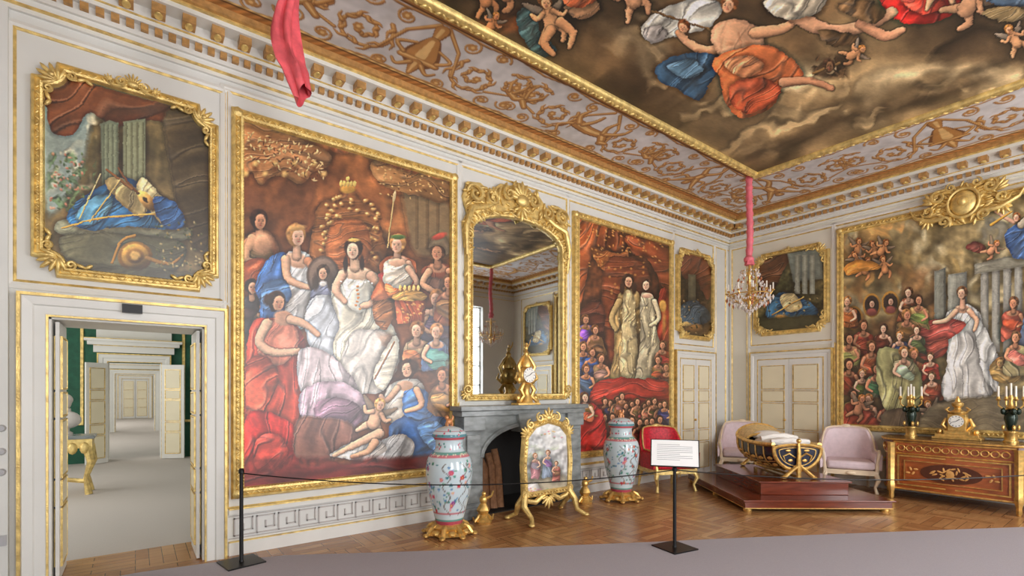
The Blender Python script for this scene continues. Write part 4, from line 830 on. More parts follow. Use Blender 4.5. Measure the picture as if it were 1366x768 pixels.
# gilded console with bust
g=MB();t=MB()
t.box((-1.75,10.0,.86),(-.5,10.55,.91));g.box((-1.72,10.03,.72),(-.53,10.52,.86))
for x,y in((-1.66,10.08),(-.59,10.08),(-1.66,10.47),(-.59,10.47)): g.tube([(x,y,.74),(x*1.0+.05,y-.04,.5),(x-.02,y+.02,.25),(x+.02,y,.0)],[.07,.055,.03,.05],8)
for k in range(8): g.ell((-1.6+k*.14,10.02,.72),(.06,.03,.09))
g.tube([(-1.66,10.1,.2),(-1.12,10.27,.28),(-.59,10.1,.2)],.035,6);g.ell((-1.12,10.27,.33),(.1,.08,.08))
thing('gilded_console_table',[('marble_top',t,MARB,dict(bev=.01,smooth=False)),('gilded_base',g,GOLD)],(-1.12,10.27,0))
b=MB();c=(-.86,10.27);b.lathe([(0,.91),(.09,.91),(.09,.95),(.05,.98),(.05,1.03)],(c[0],c[1],0),16)
b.ell((c[0],c[1],1.15),(.19,.12,.14),hi=True);b.tube([(c[0],c[1],1.2),(c[0]+.01,c[1],1.33)],[.08,.055],10);b.ell((c[0],c[1],1.42),(.075,.09,.11),hi=True);b.ell((c[0],c[1]-.09,1.41),(.015,.025,.025));b.ell((c[0],c[1]+.02,1.46),(.09,.095,.09),hi=True)
build('marble_bust',b,mat('white_marble',(214,206,198),.35,nz=.06))
# ---------------------------------------------------------------- closed doors
def door(n,M,a0,a1,ht=2.2):
    W,G=casing(M,a0,a1,ht,.15);mid=(a0+a1)/2
    P=[('casing',W,WHITE,dict(smooth=False)),('casing_gold',G,GOLD,dict(smooth=False))]
    for i,x in enumerate((a0,mid+.003)):
        w_,g_,p_=leaf(mid-a0-.003,ht-.01,1,5,.04);Q=M@Matrix.Translation((x,.005,.037))
        for nm,mb,mt in(('leaf_%d'%i,w_,WHITE),('gold_edges_%d'%i,g_,GOLD),('raised_panels_%d'%i,p_,CREAM)):
            m_=np.array(Q);mb.v=[v@m_[:3,:3].T+m_[:3,3] for v in mb.v];P.append((nm,mb,mt,dict(smooth=False)))
    k=MB(M).ell((mid-.06,1.05,.09),.025);P.append(('knob',k,GOLD2))
    thing(n,P,M@Vector((mid,ht/2,0)))
TR=lambda M:M@Matrix.Translation((0,0,.002))
door('door_4',TR(ML),8.05,9.06);door('door_5',TR(MR),-4.86,-3.7);door('door_6',TR(MR),.12,1.28)
# ================================================================ fireplace
fM=wm(A);D=.28
f=MB(fM)
o=[(3.2,0),(3.2,1.3),(5.24,1.3),(5.24,0),(4.94,0),(4.94,.75)]
o+=[(4.22+.72*math.cos(t),.75+.38*math.sin(t)) for t in np.linspace(.15,pi-.15,14)]
o+=[(3.5,.75),(3.5,0)]
f.prism(o,.1,D)
f.box((3.29,0,.001),(3.5,1.3,.1));f.box((4.94,0,.001),(5.24,1.3,.1));f.box((3.5,1.13,.001),(4.94,1.3,.1))
f2=MB(fM);
f2.box((3.12,1.35,.1),(5.3,1.41,D+.1));f2.box((3.16,1.28,.1),(5.28,1.35,D+.05));f2.box((3.29,1.28,.001),(5.28,1.41,.1))
for a0,a1 in((3.2,3.5),(4.94,5.24)): f2.box((a0-.02,0,.1),(a1+.02,.14,D+.03));f2.box((a0+.05,.2,.1),(a1-.05,1.05,D+.03));f2.box((a0-.01,1.1,.1),(a1+.01,1.28,D+.05))
f2.prism([(4.08,1.05),(4.36,1.05),(4.42,1.3),(4.02,1.3)],.1,D+.06)
f2.sweep([(4.22+.72*math.cos(t),.75+.38*math.sin(t)) for t in np.linspace(0.02,pi-.02,18)],[(0,D),(0,D+.03),(.05,D+.03),(.06,D)],False)
fb=MB();fb.box((3.5,A+.6,0),(4.94,A+.64,1.16));fb.box((3.5,A,0),(3.52,A+.6,1.16));fb.box((4.92,A,0),(4.94,A+.6,1.16));fb.box((3.5,A,1.14),(4.94,A+.6,1.16));fb.box((3.5,A-.2,0.0),(4.94,A+.6,.015))
fg=MB()
for x in(3.6,3.72,3.84,3.95): fg.tube([(x,A-.02,.015),(x+.05,A+.1,.55),(x+.03,A+.16,.85-.2*random.random())],[.06,.055,.05],9)
thing('marble_fireplace',[('surround',f,MARB,dict(smooth=False,bev=.006)),('mantel_shelf',f2,MARB,dict(smooth=False,bev=.008)),('firebox',fb,DARK,dict(smooth=False)),('logs',fg,mat('log_bark',(150,108,76),.8,nz=.3,nscale=20))],(4.22,A,0))
for i,(x,y) in enumerate(((3.36,5.0),(5.1,5.0))):
    g=MB(Matrix.Translation((x,y,0)))
    g.lathe([(0,0),(.1,0),(.11,.03),(.07,.06),(.05,.1),(.08,.16),(.05,.22),(.03,.25)],seg=14,lob=.08,nl=5)
    g.ell((0,0,.28),(.05,.05,.06));g.ell((0,-.01,.355),.03);g.tube([(.04,0,.29),(.1,-.03,.32),(.12,-.04,.38)],[.02,.015,.01],6);g.spiral((0,0),.09,0,1.2,.02,z=.08);g.tube([(-.05,0,.1),(-.13,0,.03),(-.15,0,.09)],[.02,.02,.01],6);g.tube([(.05,0,.1),(.13,0,.03),(.15,0,.09)],[.02,.02,.01],6)
    build('gilded_andiron' if i==0 else 'gilded_andiron.001',g,GOLD2)
# mirror over the mantel
M=ML;g=MB(M);mc=4.27
top=[(mc+.78*math.cos(t),3.66+.32*math.sin(t)) for t in np.linspace(0,pi,16)]
path=[(mc-.78,1.56),(mc+.78,1.56)]+top
g.sweep(path,scaleprof(.95,1.1));beads(g,path,.055,.02,.05,.07);beads(g,path,.03,.009,.008,.078,False)
inner=[(mc+.8*math.cos(t),3.66+.34*math.sin(t)) for t in np.linspace(0,pi,18)]
outl=[(-.8,3.4),(-.9,3.45),(-.93,3.75),(-.86,3.9),(-.93,4.1),(-.86,4.3),(-.66,4.33),(-.5,4.25),(-.34,4.4),(-.16,4.42),(0,4.5),(.16,4.42),(.34,4.4),(.5,4.25),(.66,4.33),(.86,4.3),(.93,4.1),(.86,3.9),(.93,3.75),(.9,3.45),(.8,3.4)]
outl=[(mc+a,b) for a,b in outl];plate=outl+inner
g.prism(plate,.02,.06);carve(g,plate,190,(mc,3.9),.07,.036,7)
for s_ in(-1,1):
    for (a,b,R,a0,sg) in((.76,4.15,.13,0,1),(.48,4.16,.11,pi/2,-1),(.22,4.28,.1,pi/2,-1),(.86,3.6,.07,0,1),(.88,1.62,.07,-pi/2,1)):
        g.spiral((mc+s_*a,b),R,a0 if s_>0 else pi-a0,1.4,R*.26,sgn=sg*s_,z=.1)
    g.tube([(mc+s_*.88,3.35,.08),(mc+s_*.9,3.7,.1),(mc+s_*.82,3.95,.11),(mc+s_*.6,4.02,.1),(mc+s_*.4,4.12,.1)],[.02,.04,.045,.035,.02],8)
    leafpal(g,(mc+s_*.86,1.6),.14,-pi/2-s_*.2,-pi/2+s_*1.4,5,.07,.02)
    for k in range(5): g.ell((mc+s_*.87,2.0+k*.28,.05),(.03,.06,.03),rot=(0,0,s_*.4*(-1)**k))
leafpal(g,(mc,4.24),.25,.1,pi-.1,9,.11,.032);g.ell((mc,4.22,.12),(.11,.09,.06),hi=True);leafpal(g,(mc,4.15),.2,pi+.5,2*pi-.5,5,.1,.026)
gl=MB(M);gl.prism([(mc-.785,1.555),(mc+.785,1.555)]+[(mc+.785*math.cos(t),3.66+.325*math.sin(t)) for t in np.linspace(0,pi,24)],.01,.03)
thing('gilded_mirror',[('mirror_glass',gl,mat('mirror_silver',(180,184,186),.02,1.0),dict(smooth=False)),('gilded_frame',g,GOLD)],(mc,A,2.9))
def dialface(mb_w,mb_k,M,R):
    mb_w.lathe([(0,0),(R,0),(R,.008),(0,.008)],seg=28,M=M)
    for k in range(12):
        t=2*pi*k/12;mb_k.box((-.004,R*.74,.008),(.004,R*.9,.011),M@Matrix.Rotation(t,4,'Z'))
    mb_k.box((-.004,0,.009),(.004,R*.6,.013),M@Matrix.Rotation(-.9,4,'Z'));mb_k.box((-.003,0,.009),(.003,R*.75,.013),M@Matrix.Rotation(1.9,4,'Z'))
ENAM=mat('enamel_dial',(240,238,230),.25)
cx_=4.24;zc=1.411;yc=5.27;g=MB(Matrix.Translation((cx_,yc,zc)))
g.box((-.19,-.08,0),(.19,.08,.025))
for s_ in(-1,1):
    g.tube([(s_*.05,-.02,.3),(s_*.12,-.03,.2),(s_*.07,-.03,.12),(s_*.17,-.05,.03)],[.025,.035,.025,.03],8);g.tube([(s_*.1,0,.42),(s_*.14,-.01,.52),(s_*.08,0,.62),(s_*.02,0,.68)],[.025,.03,.022,.015],8);g.ell((s_*.12,0,.34),(.035,.03,.06));g.ell((s_*.15,-.02,.09),(.035,.03,.05));g.tube([(s_*.12,0,.3),(s_*.19,-.01,.36),(s_*.16,-.01,.44)],[.015,.02,.008],6)
g.lathe([(.1,.02),(.08,.1),(.045,.18),(.06,.24),(.08,.28)],seg=16,lob=.06,nl=6);g.ell((0,0,.4),(.13,.075,.13),hi=True);g.lathe([(.08,.51),(.085,.56),(.045,.64),(.03,.68),(.04,.71),(.02,.74)],seg=14)
g.ell((0,0,.77),(.028,.028,.04));g.ell((.01,0,.825),.02);g.tube([(.02,0,.78),(.06,0,.83),(.08,0,.89)],[.013,.009,.005],6)
dw=MB();dk=MB();Dm=Matrix.Translation((cx_,yc-.072,zc+.4))@RX90;dialface(dw,dk,Dm,.1)
thing('gilded_mantel_clock',[('case',g,GOLD2),('dial',dw,ENAM),('hands',dk,BLACK)],(cx_,yc,zc))
# fire screen
fy=4.72;M=wm(fy);fc=4.14;g=MB(M)
path=[(fc-.33,.36),(fc+.33,.36),(fc+.35,.7),(fc+.32,1.02),(fc+.2,1.14),(fc,1.19),(fc-.2,1.14),(fc-.32,1.02),(fc-.35,.7)]
g.sweep(path,[(0,-.03),(0,.03),(.02,.045),(.04,.03),(.055,.04),(.07,.02),(.07,-.03),(0,-.03)]);beads(g,path,.05,.017,.035,.04)
for s_ in(-1,1):
    g.spiral((fc+s_*.29,1.19),.06,pi/2,1.3,.02,sgn=-s_,z=.02);g.spiral((fc+s_*.14,1.27),.06,pi/2,1.3,.018,sgn=-s_,z=.02);g.spiral((fc+s_*.36,.34),.06,-pi/2,1.3,.02,sgn=s_,z=.02);leafpal(g,(fc+s_*.33,1.05),.14,pi/2-s_*1.6,pi/2,5,.02,.017)
    g.tube([(fc+s_*.05,.3,.0),(fc+s_*.2,.22,0),(fc+s_*.32,.25,0),(fc+s_*.4,.32,0)],[.03,.035,.03,.02],8)
    for d in(-1,1): g.tube([(fc+s_*.36,.34,0),(fc+s_*.42,.2,d*.06),(fc+s_*.38,.08,d*.15),(fc+s_*.44,.025,d*.24)],[.04,.04,.028,.025],8);g.ell((fc+s_*.45,.025,d*.24),(.04,.025,.04))
leafpal(g,(fc,1.23),.16,.2,pi-.2,7,.03,.02);g.ell((fc,1.26,.03),(.05,.05,.035));leafpal(g,(fc,.28),.16,pi+.2,2*pi-.2,7,.03,.02)
def screen():
    p=Cv(M,fc-.35,fc+.35,.34,1.19,140,170,.01);p.shadow=.06;p.bg((208,206,204),(196,200,200),25,3)
    p.cloud(696,756,592,645,(156,168,140),12,4,.42,.55,.15,4,.6);p.cloud(690,760,560,600,(224,224,220),20,5,.4,.6,.15,4,.5)
    p.sh([(698,642),(724,636),(752,632),(752,662),(698,668)],(186,176,152),None,4,.8,True,0)
    p.fig(714,608,3.4,(208,150,156),(160,124,94),.4,(226,186,160),9,1.6,0,70,.22,1);p.fig(731,604,3.4,(160,176,196),(140,104,74),-.4,(226,186,160),9,1.5,0,70,.22,-1);p.sh([(702,650),(712,643),(720,651),(710,658)],(236,232,226),(30,5,.12));p.fig(742,618,2.8,(196,120,106),(120,90,66),-.4,SK,8,1.6)
    for k in range(40):
        x=698+random.random()*54;y=random.choice((574+random.random()*10,650+random.random()*8));p.bl(x,y,1.6,1.2,random.choice([(206,130,146),(130,156,120),(220,186,126)]),0,.4,.5)
    p.tex(.06,warp=.6,sharp=.4,loc=.1)
    return p.mesh('painted_panel',mat('screen_silk',(0,0,0),.6,attr=True),lambda a,b:(np.abs(a-fc)<.34-.25*np.clip(b-1.0,0,1))&(b<1.185-.9*np.clip(np.abs(a-fc)-.02,0,1)**1.7))
thing('gilded_fire_screen',[screen(),('gilded_frame',g,GOLD)],(fc,fy,0))
# ================================================================ porcelain vases
def vase(name,x,y,seed):
    rnd=random.Random(seed)
    prof=[(.0,.12),(.13,.12),(.15,.14),(.165,.2),(.195,.32),(.232,.46),(.254,.6),(.262,.7),(.256,.79),(.235,.86),(.195,.91),(.165,.94),(.155,.98),(.155,1.04),(.172,1.07),(.178,1.085),(.19,1.09),(.192,1.115),(.17,1.15),(.12,1.185),(.07,1.2),(.05,1.205),(.0,1.21)]
    pr=catmull(prof,7,False);seg=160;n=len(pr)
    th=np.linspace(0,2*pi,seg,endpoint=False);R=np.maximum(pr[:,0],0)
    P=np.stack([x+R[:,None]*np.cos(th),y+R[:,None]*np.sin(th),np.repeat(pr[:,1][:,None],seg,1)],-1).reshape(-1,3)
    Z=np.repeat(pr[:,1][:,None],seg,1);TH=np.repeat(th[None],n,0);C=np.empty((n,seg,3));C[:]=(198,214,220)
    def spot(t,z,r,c,al=1,e=1):
        d=np.abs(TH-t);d=np.minimum(d,2*pi-d)*.24;q=np.hypot(d,(Z-z)*e);m=(np.clip((r-q)/.004+.5,0,1)*al)[...,None];C[:]=C*(1-m)+np.array(c)*m
    for z0,z1,c in((.12,.17,(170,70,90)),(.17,.19,(90,150,140)),(.255,.265,(190,90,100)),(.87,.9,(206,120,130)),(.9,.93,(110,160,150)),(1.06,1.09,(190,90,100)),(1.09,1.12,(90,140,150)),(1.15,1.16,(190,90,100))):
        C[(Z>z0)&(Z<z1)]=c
    for k in range(60): spot(rnd.random()*6.28,.885+rnd.random()*.03,.008,(230,220,190))
    for k in range(9):
        t=rnd.random()*6.28;z=.25
        while z<.82:
            spot(t,z,.006,(96,80,70));z+=.01;t+=.05*math.sin(z*30+k)
    for k in range(190):
        spot(rnd.random()*6.28,.24+rnd.random()*.6,.01+rnd.random()*.008,rnd.choice([(60,130,110),(90,150,120),(40,110,120),(70,120,170)]),.9,1.3)
    for k in range(44):
        t=rnd.random()*6.28;z=.26+rnd.random()*.55;c=rnd.choice([(200,70,100),(214,110,130),(190,50,60),(226,150,160),(150,70,140)]);q=rnd.uniform(.6,1.1)
        for j in range(5): spot(t+.06*q*math.cos(j*1.256),z+.015*q*math.sin(j*1.256),.012*q,c,.9)
        spot(t,z,.006,(236,200,90))
    for k in range(26): spot(rnd.random()*6.28,.96+rnd.random()*.07,.012,rnd.choice([(200,80,100),(60,130,120)]));spot(rnd.random()*6.28,1.11+rnd.random()*.06,.012,rnd.choice([(200,80,100),(60,130,120)]))
    F=[(j*seg+i,j*seg+(i+1)%seg,(j+1)*seg+(i+1)%seg,(j+1)*seg+i) for j in range(n-1) for i in range(seg)]
    me=bpy.data.meshes.new('porcelain_body');me.from_pydata(P.tolist(),[],F);c=np.clip(C.reshape(-1,3)/255,0,1)**2.2
    at=me.color_attributes.new('Col','FLOAT_COLOR','POINT');at.data.foreach_set('color',np.concatenate([c,np.ones((len(c),1))],1).astype(np.float32).ravel())
    me.polygons.foreach_set('use_smooth',[True]*len(me.polygons));me.materials.append(mat('porcelain',(0,0,0),.12,attr=True,coat=.4));ob=bpy.data.objects.new('porcelain_body',me);sc.collection.objects.link(ob)
    g=MB(Matrix.Translation((x,y,0)));g.lathe([(.0,0.03),(.26,.03),(.24,.055),(.19,.07),(.2,.1),(.16,.13),(.13,.14)],seg=32,lob=.05,nl=8)
    for k in range(8):
        t=k*pi/4;cs,sn=math.cos(t),math.sin(t);g.tube([(cs*.17,sn*.17,.12),(cs*.22,sn*.22,.09),(cs*.26,sn*.26,.03),(cs*.3,sn*.3,.02)],[.02,.028,.026,.02],7);g.ell((cs*.29,sn*.29,.025),(.035,.035,.024));t+=pi/8;g.ell((math.cos(t)*.23,math.sin(t)*.23,.06),(.05,.05,.03))
    l=MB(Matrix.Translation((x,y,1.205)));l.ell((0,0,.05),(.045,.03,.035));l.ell((-.03,0,.095),(.026,.024,.026));l.tube([(.03,0,.06),(.05,0,.1),(.035,0,.12)],[.012,.012,.008],6);[l.tube([(a,b_,.04),(a,b_,0)],.011,6) for a in(-.03,.03) for b_ in(-.015,.015)]
    thing(name,[ob,('gilt_base',g,GOLD2),('lion_finial',l,mat('finial_gold_red',(206,140,90),.3,.3))],(x,y,0))
vase('porcelain_vase',2.8,4.85,1);vase('porcelain_vase.001',5.7,4.85,2)
# ================================================================ chairs
def armchair(name,x,y,yaw,fab,frm,W=.74,Hh=.97):
    M=Matrix.Translation((x,y,0))@RZ(yaw);f=MB(M);g=MB(M);s=MB(M)
    n=25;ring=[]
    for i in range(n):
        u=-1+2*i/(n-1);th=u*math.radians(112);hx=W/2
        xx=hx*math.copysign(min(1,abs(math.sin(th))**.7),th) if abs(th)<pi/2 else hx*math.copysign(1,u)
        yy=.30*math.cos(th) if abs(th)<pi/2 else -(abs(th)-pi/2)*.85
        zt=Hh-.02-(Hh-.66)*min(1,max(0,(abs(u)-.38)/.35))**1.3 if abs(u)>.38 else Hh-.03*(u/.38)**2
        nx_,ny_=math.sin(th),math.cos(th);t=.045
        ring.append([(xx-nx_*t,yy-ny_*t,.40),(xx-nx_*t*1.3,yy-ny_*t*1.3,(zt+.4)/2),(xx-nx_*t,yy-ny_*t,zt-.03),(xx,yy,zt),(xx+nx_*t,yy+ny_*t,zt-.03),(xx+nx_*t*.9,yy+ny_*t*.9,(zt+.4)/2),(xx+nx_*t*.8,yy+ny_*t*.8,.36)])
    v=[q for r in ring for q in r];F=[];m_=7
    for i in range(n-1):
        for k in range(m_): F.append((i*m_+k,(i+1)*m_+k,(i+1)*m_+(k+1)%m_,i*m_+(k+1)%m_))
    F.append(tuple(range(m_-1,-1,-1)));F.append(tuple((n-1)*m_+k for k in range(m_)));f.add(v,F)
    s.box((-W/2+.05,-.36,.36),(W/2-.05,.27,.49));g.box((-W/2+.01,-.35,.28),(W/2-.01,.28,.355))
    for sx in(-1,1):
        g.tube([(sx*(W/2-.05),-.31,.32),(sx*(W/2-.01),-.35,.22),(sx*(W/2-.05),-.31,.1),(sx*(W/2-.03),-.34,0)],[.04,.035,.02,.026],8);g.tube([(sx*(W/2-.09),.25,.32),(sx*(W/2-.07),.3,.15),(sx*(W/2-.06),.33,0)],[.035,.025,.02],8)
        g.tube([(sx*W/2,-.32,.68),(sx*(W/2+.0),-.35,.62),(sx*(W/2-.02),-.31,.48),(sx*(W/2-.03),-.33,.34)],[.02,.026,.022,.03],7)
    g.tube([(r[3][0],r[3][1],r[3][2]+.006) for r in ring],.014,6);g.ell((0,.3,Hh+.01),(.07,.025,.035));g.ell((0,-.36,.31),(.07,.025,.03))
    thing(name,[('upholstered_back',f,fab),('seat_cushion',s,fab,dict(bev=.045)),('frame_and_legs',g,frm)],(x,y,0))
PINKW=mat('pale_pink_silk',(220,200,204),.6,nz=.06,nscale=18,bump=.1)
RED=mat('crimson_damask',(190,30,48),.5,nz=.35,nscale=30,bump=.1)
PW=mat('cream_gilded_wood',(226,206,176),.4,nz=.1)
armchair('upholstered_armchair',9.24,4.9,-62,PINKW,PW,.76,1.0);armchair('upholstered_armchair.001',9.28,3.14,-66,PINKW,PW,.74,1.0)
armchair('red_damask_armchair',6.95,4.98,-24,RED,GOLD,.74,1.0)
# ================================================================ cradle on stepped platform
MAH=mat('red_mahogany',(108,48,28),.2,nz=.25,nscale=5,coat=.3,stretch=(1,1,6))
ang=math.degrees(math.atan2(-.616,.788));M=Matrix.Translation((7.82,3.62,0))@RZ(ang)
w=MB(M);w.box((-.96,-1.1,.05),(.96,1.1,.14));w.box((-.99,-1.13,.14),(.99,1.13,.165));w.box((-.6,-.78,.165),(.6,.78,.33));w.box((-.63,-.81,.33),(.63,.81,.355))
g=MB(M)
for sx in(-1,1):
    for sy in(-1,0,1): g.lathe([(.0,0),(.05,0),(.055,.025),(.04,.05),(0,.05)],(sx*.9,sy*1.04,0),14)
g.box((-.965,-1.105,.05),(.965,1.105,.06))
thing('stepped_platform',[('wooden_steps',w,MAH,dict(smooth=False,bev=.008)),('brass_feet',g,GOLD2)],(7.82,3.62,0))
NAVY=mat('navy_lacquer',(24,30,52),.25,nz=.2,coat=.3)
hull=MB(M);gd=MB(M);bed=MB(M);zb=.355
n=21;m_=17;v=[];F=[];secs=[]
for i in range(n):
    u=-1+2*i/(n-1);yy=u*.58;ws_=.36*(1-.1*abs(u)**3);rim=.46+.06*max(0,u)**2+.02*max(0,-u)**3;bot=.08+.07*u*u;row=[]
    for k in range(m_):
        t=pi*k/(m_-1);row.append((ws_*math.cos(t),yy,zb+rim-(rim-bot)*math.sin(t)**.6))
    secs.append(row);v+=row
for i in range(n-1):
    for k in range(m_-1): F.append((i*m_+k,(i+1)*m_+k,(i+1)*m_+k+1,i*m_+k+1))
F.append(tuple(range(m_)));F.append(tuple((n-1)*m_+k for k in range(m_)));hull.add(v,F)
for i in (0,4,8,12,16,20): gd.tube([(q[0]*1.01,q[1],q[2]-.003) for q in secs[i]],.02 if i in(0,20) else .012,6)
for k in(0,m_-1): gd.tube([r[k] for r in secs],.032,8)
for k in(3,13,5,11): gd.tube([(r[k][0]*1.01,r[k][1],r[k][2]) for r in secs],.009,5)
for i in range(2,20,4):
    for k in(2,4,8,12,14):
        q=secs[i][k];gd.ell((q[0]*1.01,q[1],q[2]-.004),(.022,.045,.03))
        for dy in(-.05,.05): gd.ell((q[0]*1.01,q[1]+dy,q[2]-.004),(.014,.018,.018))
yf=-.585;sh=[(.33*math.cos(t),zb+.42+(.06*math.sin(t) if t<pi else .3*math.sin(t))) for t in np.linspace(0,2*pi,32,endpoint=False)]
hull.prism([(a,b) for a,b in sh],-.012,.012,Matrix.Translation((0,yf,0))@RX90)
gd.tube([(a,yf-.016,b) for a,b in sh],.024,6,closed=True);gd.tube([(a*.78,yf-.016,(b-zb-.34)*.72+zb+.34) for a,b in sh],.008,5,closed=True)
for s_ in(-1,1):
    gd.tube([(s_*.03,yf-.018,zb+.3),(s_*.12,yf-.02,zb+.36),(s_*.2,yf-.02,zb+.32),(s_*.17,yf-.02,zb+.25)],[.01,.016,.012,.006],5);gd.ell((s_*.1,yf-.02,zb+.26),(.035,.01,.025));gd.ell((s_*.13,yf-.02,zb+.4),(.04,.01,.018))
for y_,hh in((yf-.05,.52),(.64,.56)):
    gd.tube([(0,y_,zb+hh),(0,y_-.01,zb+.36),(0,y_,zb+.2),(0,y_,zb+.02)],[.018,.026,.034,.03],8);gd.ell((0,y_,zb+hh+.02),.034)
    for s_ in(-1,1): gd.tube([(0,y_,zb+.2),(s_*.1,y_,zb+.12),(s_*.2,y_,zb+.03)],[.03,.024,.03],7);gd.ell((s_*.21,y_,zb+.025),(.045,.045,.025))
gd.tube([(0,yf,zb+.03),(0,.6,zb+.03)],.018,6)
hv=[];HF=[]
for i in range(6):
    u=i/5;yy=.58-u*.4;hh=.2*(1-u*.6)
    for k in range(13): t=pi*k/12;hv.append((.34*math.cos(t)*(1+.03*math.sin(t)),yy,zb+.5+hh*math.sin(t)))
for i in range(5):
    for k in range(12): HF.append((i*13+k,(i+1)*13+k,(i+1)*13+k+1,i*13+k+1))
hood=MB(M).add(hv,HF+[tuple(range(13))]);gd.tube([hv[5*13+k] for k in range(13)],.022,6);gd.tube([hv[k] for k in range(13)],.02,6)
bed.ell((0,-.1,zb+.46),(.3,.46,.085),hi=True);bed.ell((0,.25,zb+.54),(.24,.16,.08),hi=True);bed.tube([(-.27,-.1,zb+.52),(-.1,-.12,zb+.56),(.1,-.08,zb+.56),(.27,-.1,zb+.52)],.045,8);bed.tube([(-.27,-.4,zb+.5),(0,-.44,zb+.53),(.27,-.4,zb+.5)],.04,8)
thing('gilded_cradle',[('hull',hull,NAVY),('gilding',gd,GOLD2),('bedding',bed,mat('white_linen',(232,228,222),.8,bump=.3,bscale=25)),('hood',hood,mat('gold_brocade',(224,196,140),.5,.2,nz=.2,nscale=30,bump=.2))],(7.82,3.62,zb))
# ================================================================ commode with clock & candelabra
ROSE=mat('rosewood_marquetry',(166,90,46),.22,nz=.35,nscale=4,coat=.5,stretch=(1,1,5));INL=mat('marquetry_light',(214,160,92),.3,nz=.2);DKW=mat('dark_walnut',(84,42,24),.25,nz=.2,coat=.4)
foot=[(9.76,2.68),(9.35,2.66),(9.1,2.57),(9.0,2.44),(8.97,1.9),(8.96,1.8),(8.97,1.7),(9.0,1.16),(9.1,1.03),(9.35,.94),(9.76,.92)]
c0=MB();c0.prism(foot,.16,.84)
ins=lambda q:[(9.4+(a-9.4)*q,1.8+(b-1.8)*q) for a,b in foot]
c0b=MB();tp=[(min(a,9.77),b) for a,b in ins(1.04)];c0b.prism(tp,.84,.899)
g=MB();ft=foot
for z,r in((.85,.018),(.165,.014),(.68,.01)): g.tube([(a-.004 if a<9.7 else a,b,z) for a,b in ft],r,6)
g.tube([(min(a,9.76),b,.882) for a,b in tp],.015,6)
for (a,b) in ((9.0,2.47),(9.0,1.13),(9.62,2.68),(9.62,.92)):
    g.lathe([(.018,0),(.03,.03),(.028,.1),(.045,.16),(.05,.22),(.042,.24),(.046,.8),(.055,.84)],(a-.02 if a<9.1 else a,b,0),12,lob=.08,nl=6)
MF=Matrix(((0,0,-1,8.985),(-1,0,0,0),(0,1,0,0),(0,0,0,1)))
a0,a1,b0,b1=-2.38,-1.22,.24,.64
g.rect(a0,b0,a1,b1,[(0,0),(0,.02),(.018,.02),(.02,0)],MF);g.rect(a0+.07,b0+.06,a1-.07,b1-.06,[(0,0),(0,.03),(.008,.03),(.01,0)],MF)
for k in range(12): g.tube([(8.965,1.25+k*.1+.04*math.cos(t),.765+.04*math.sin(t)) for t in np.linspace(0,2*pi,10,endpoint=False)],.008,5,closed=True);g.ell((8.97,1.3+k*.1,.765),(.01,.016,.016))
for k in range(3): g.tube([(9.06+k*.13+.04*math.cos(t),2.58+k*.04,.765+.04*math.sin(t)) for t in np.linspace(0,2*pi,10,endpoint=False)],.006,5,closed=True)
inl=MB(MF);dk=MB(MF)
dk.prism([(-1.8+.33*math.cos(t),.44+.13*math.sin(t)) for t in np.linspace(0,2*pi,24,endpoint=False)],.0,.026)
rq=random.Random(5)
for k in range(22): t=k*2*pi/22;q=rq.uniform(.5,1.1);inl.ell((-1.8+.2*q*math.cos(t),.44+.075*q*math.sin(t),.028),(.035,.012,.005),rot=(0,0,rq.uniform(0,3)))
inl.ell((-1.8,.44,.03),(.05,.06,.008));
for s_ in(-1,1):
    for k in range(4): inl.ell((-1.8+s_*(.38+k*.03),.44+(-1)**k*.03,.02),(.03,.015,.006),rot=(0,0,k))
thing('marquetry_commode',[('body',c0,ROSE,dict(ang=25)),('top',c0b,DKW,dict(smooth=False)),('gilt_mounts',g,GOLD2),('inlay',inl,INL),('inlay_oval',dk,DKW,dict(smooth=False))],(9.4,1.8,0))
def yM(x,y,z): return Matrix.Translation((x,y,z))@RZ(-90)
Q=yM(9.48,1.82,.901);g=MB(Q)
g.box((-.27,-.12,0.0),(.27,.12,.03));g.box((-.24,-.1,.03),(.24,.1,.07));g.box((-.14,-.085,.07),(.14,.085,.12))
for s_ in(-1,1):
    g.ell((s_*.2,0,.1),(.035,.035,.045));g.tube([(s_*.09,0,.1),(s_*.17,0,.2),(s_*.13,0,.3)],[.025,.03,.018],8);g.tube([(s_*.09,0,.38),(s_*.13,0,.43),(s_*.09,0,.46)],[.018,.018,.01],7)
    for d in(-1,1): g.ell((s_*.24,d*.09,.02),.02)
g.box((-.1,-.07,.12),(.1,.07,.36));g.ell((0,0,.26),(.125,.09,.125),hi=True);g.lathe([(.09,.36),(.105,.39),(.05,.42),(.035,.45),(.065,.48),(.07,.52),(.035,.54)],seg=16);g.lathe([(.035,.54),(.025,.58),(.01,.62)],seg=10)
dw=MB(Q);dk=MB(Q);dialface(dw,dk,Matrix.Translation((0,-.09,.26))@RX90,.085)
thing('gilded_table_clock',[('case',g,GOLD2,dict(bev=.004)),('dial',dw,ENAM),('hands',dk,BLACK)],(9.48,1.82,.901))
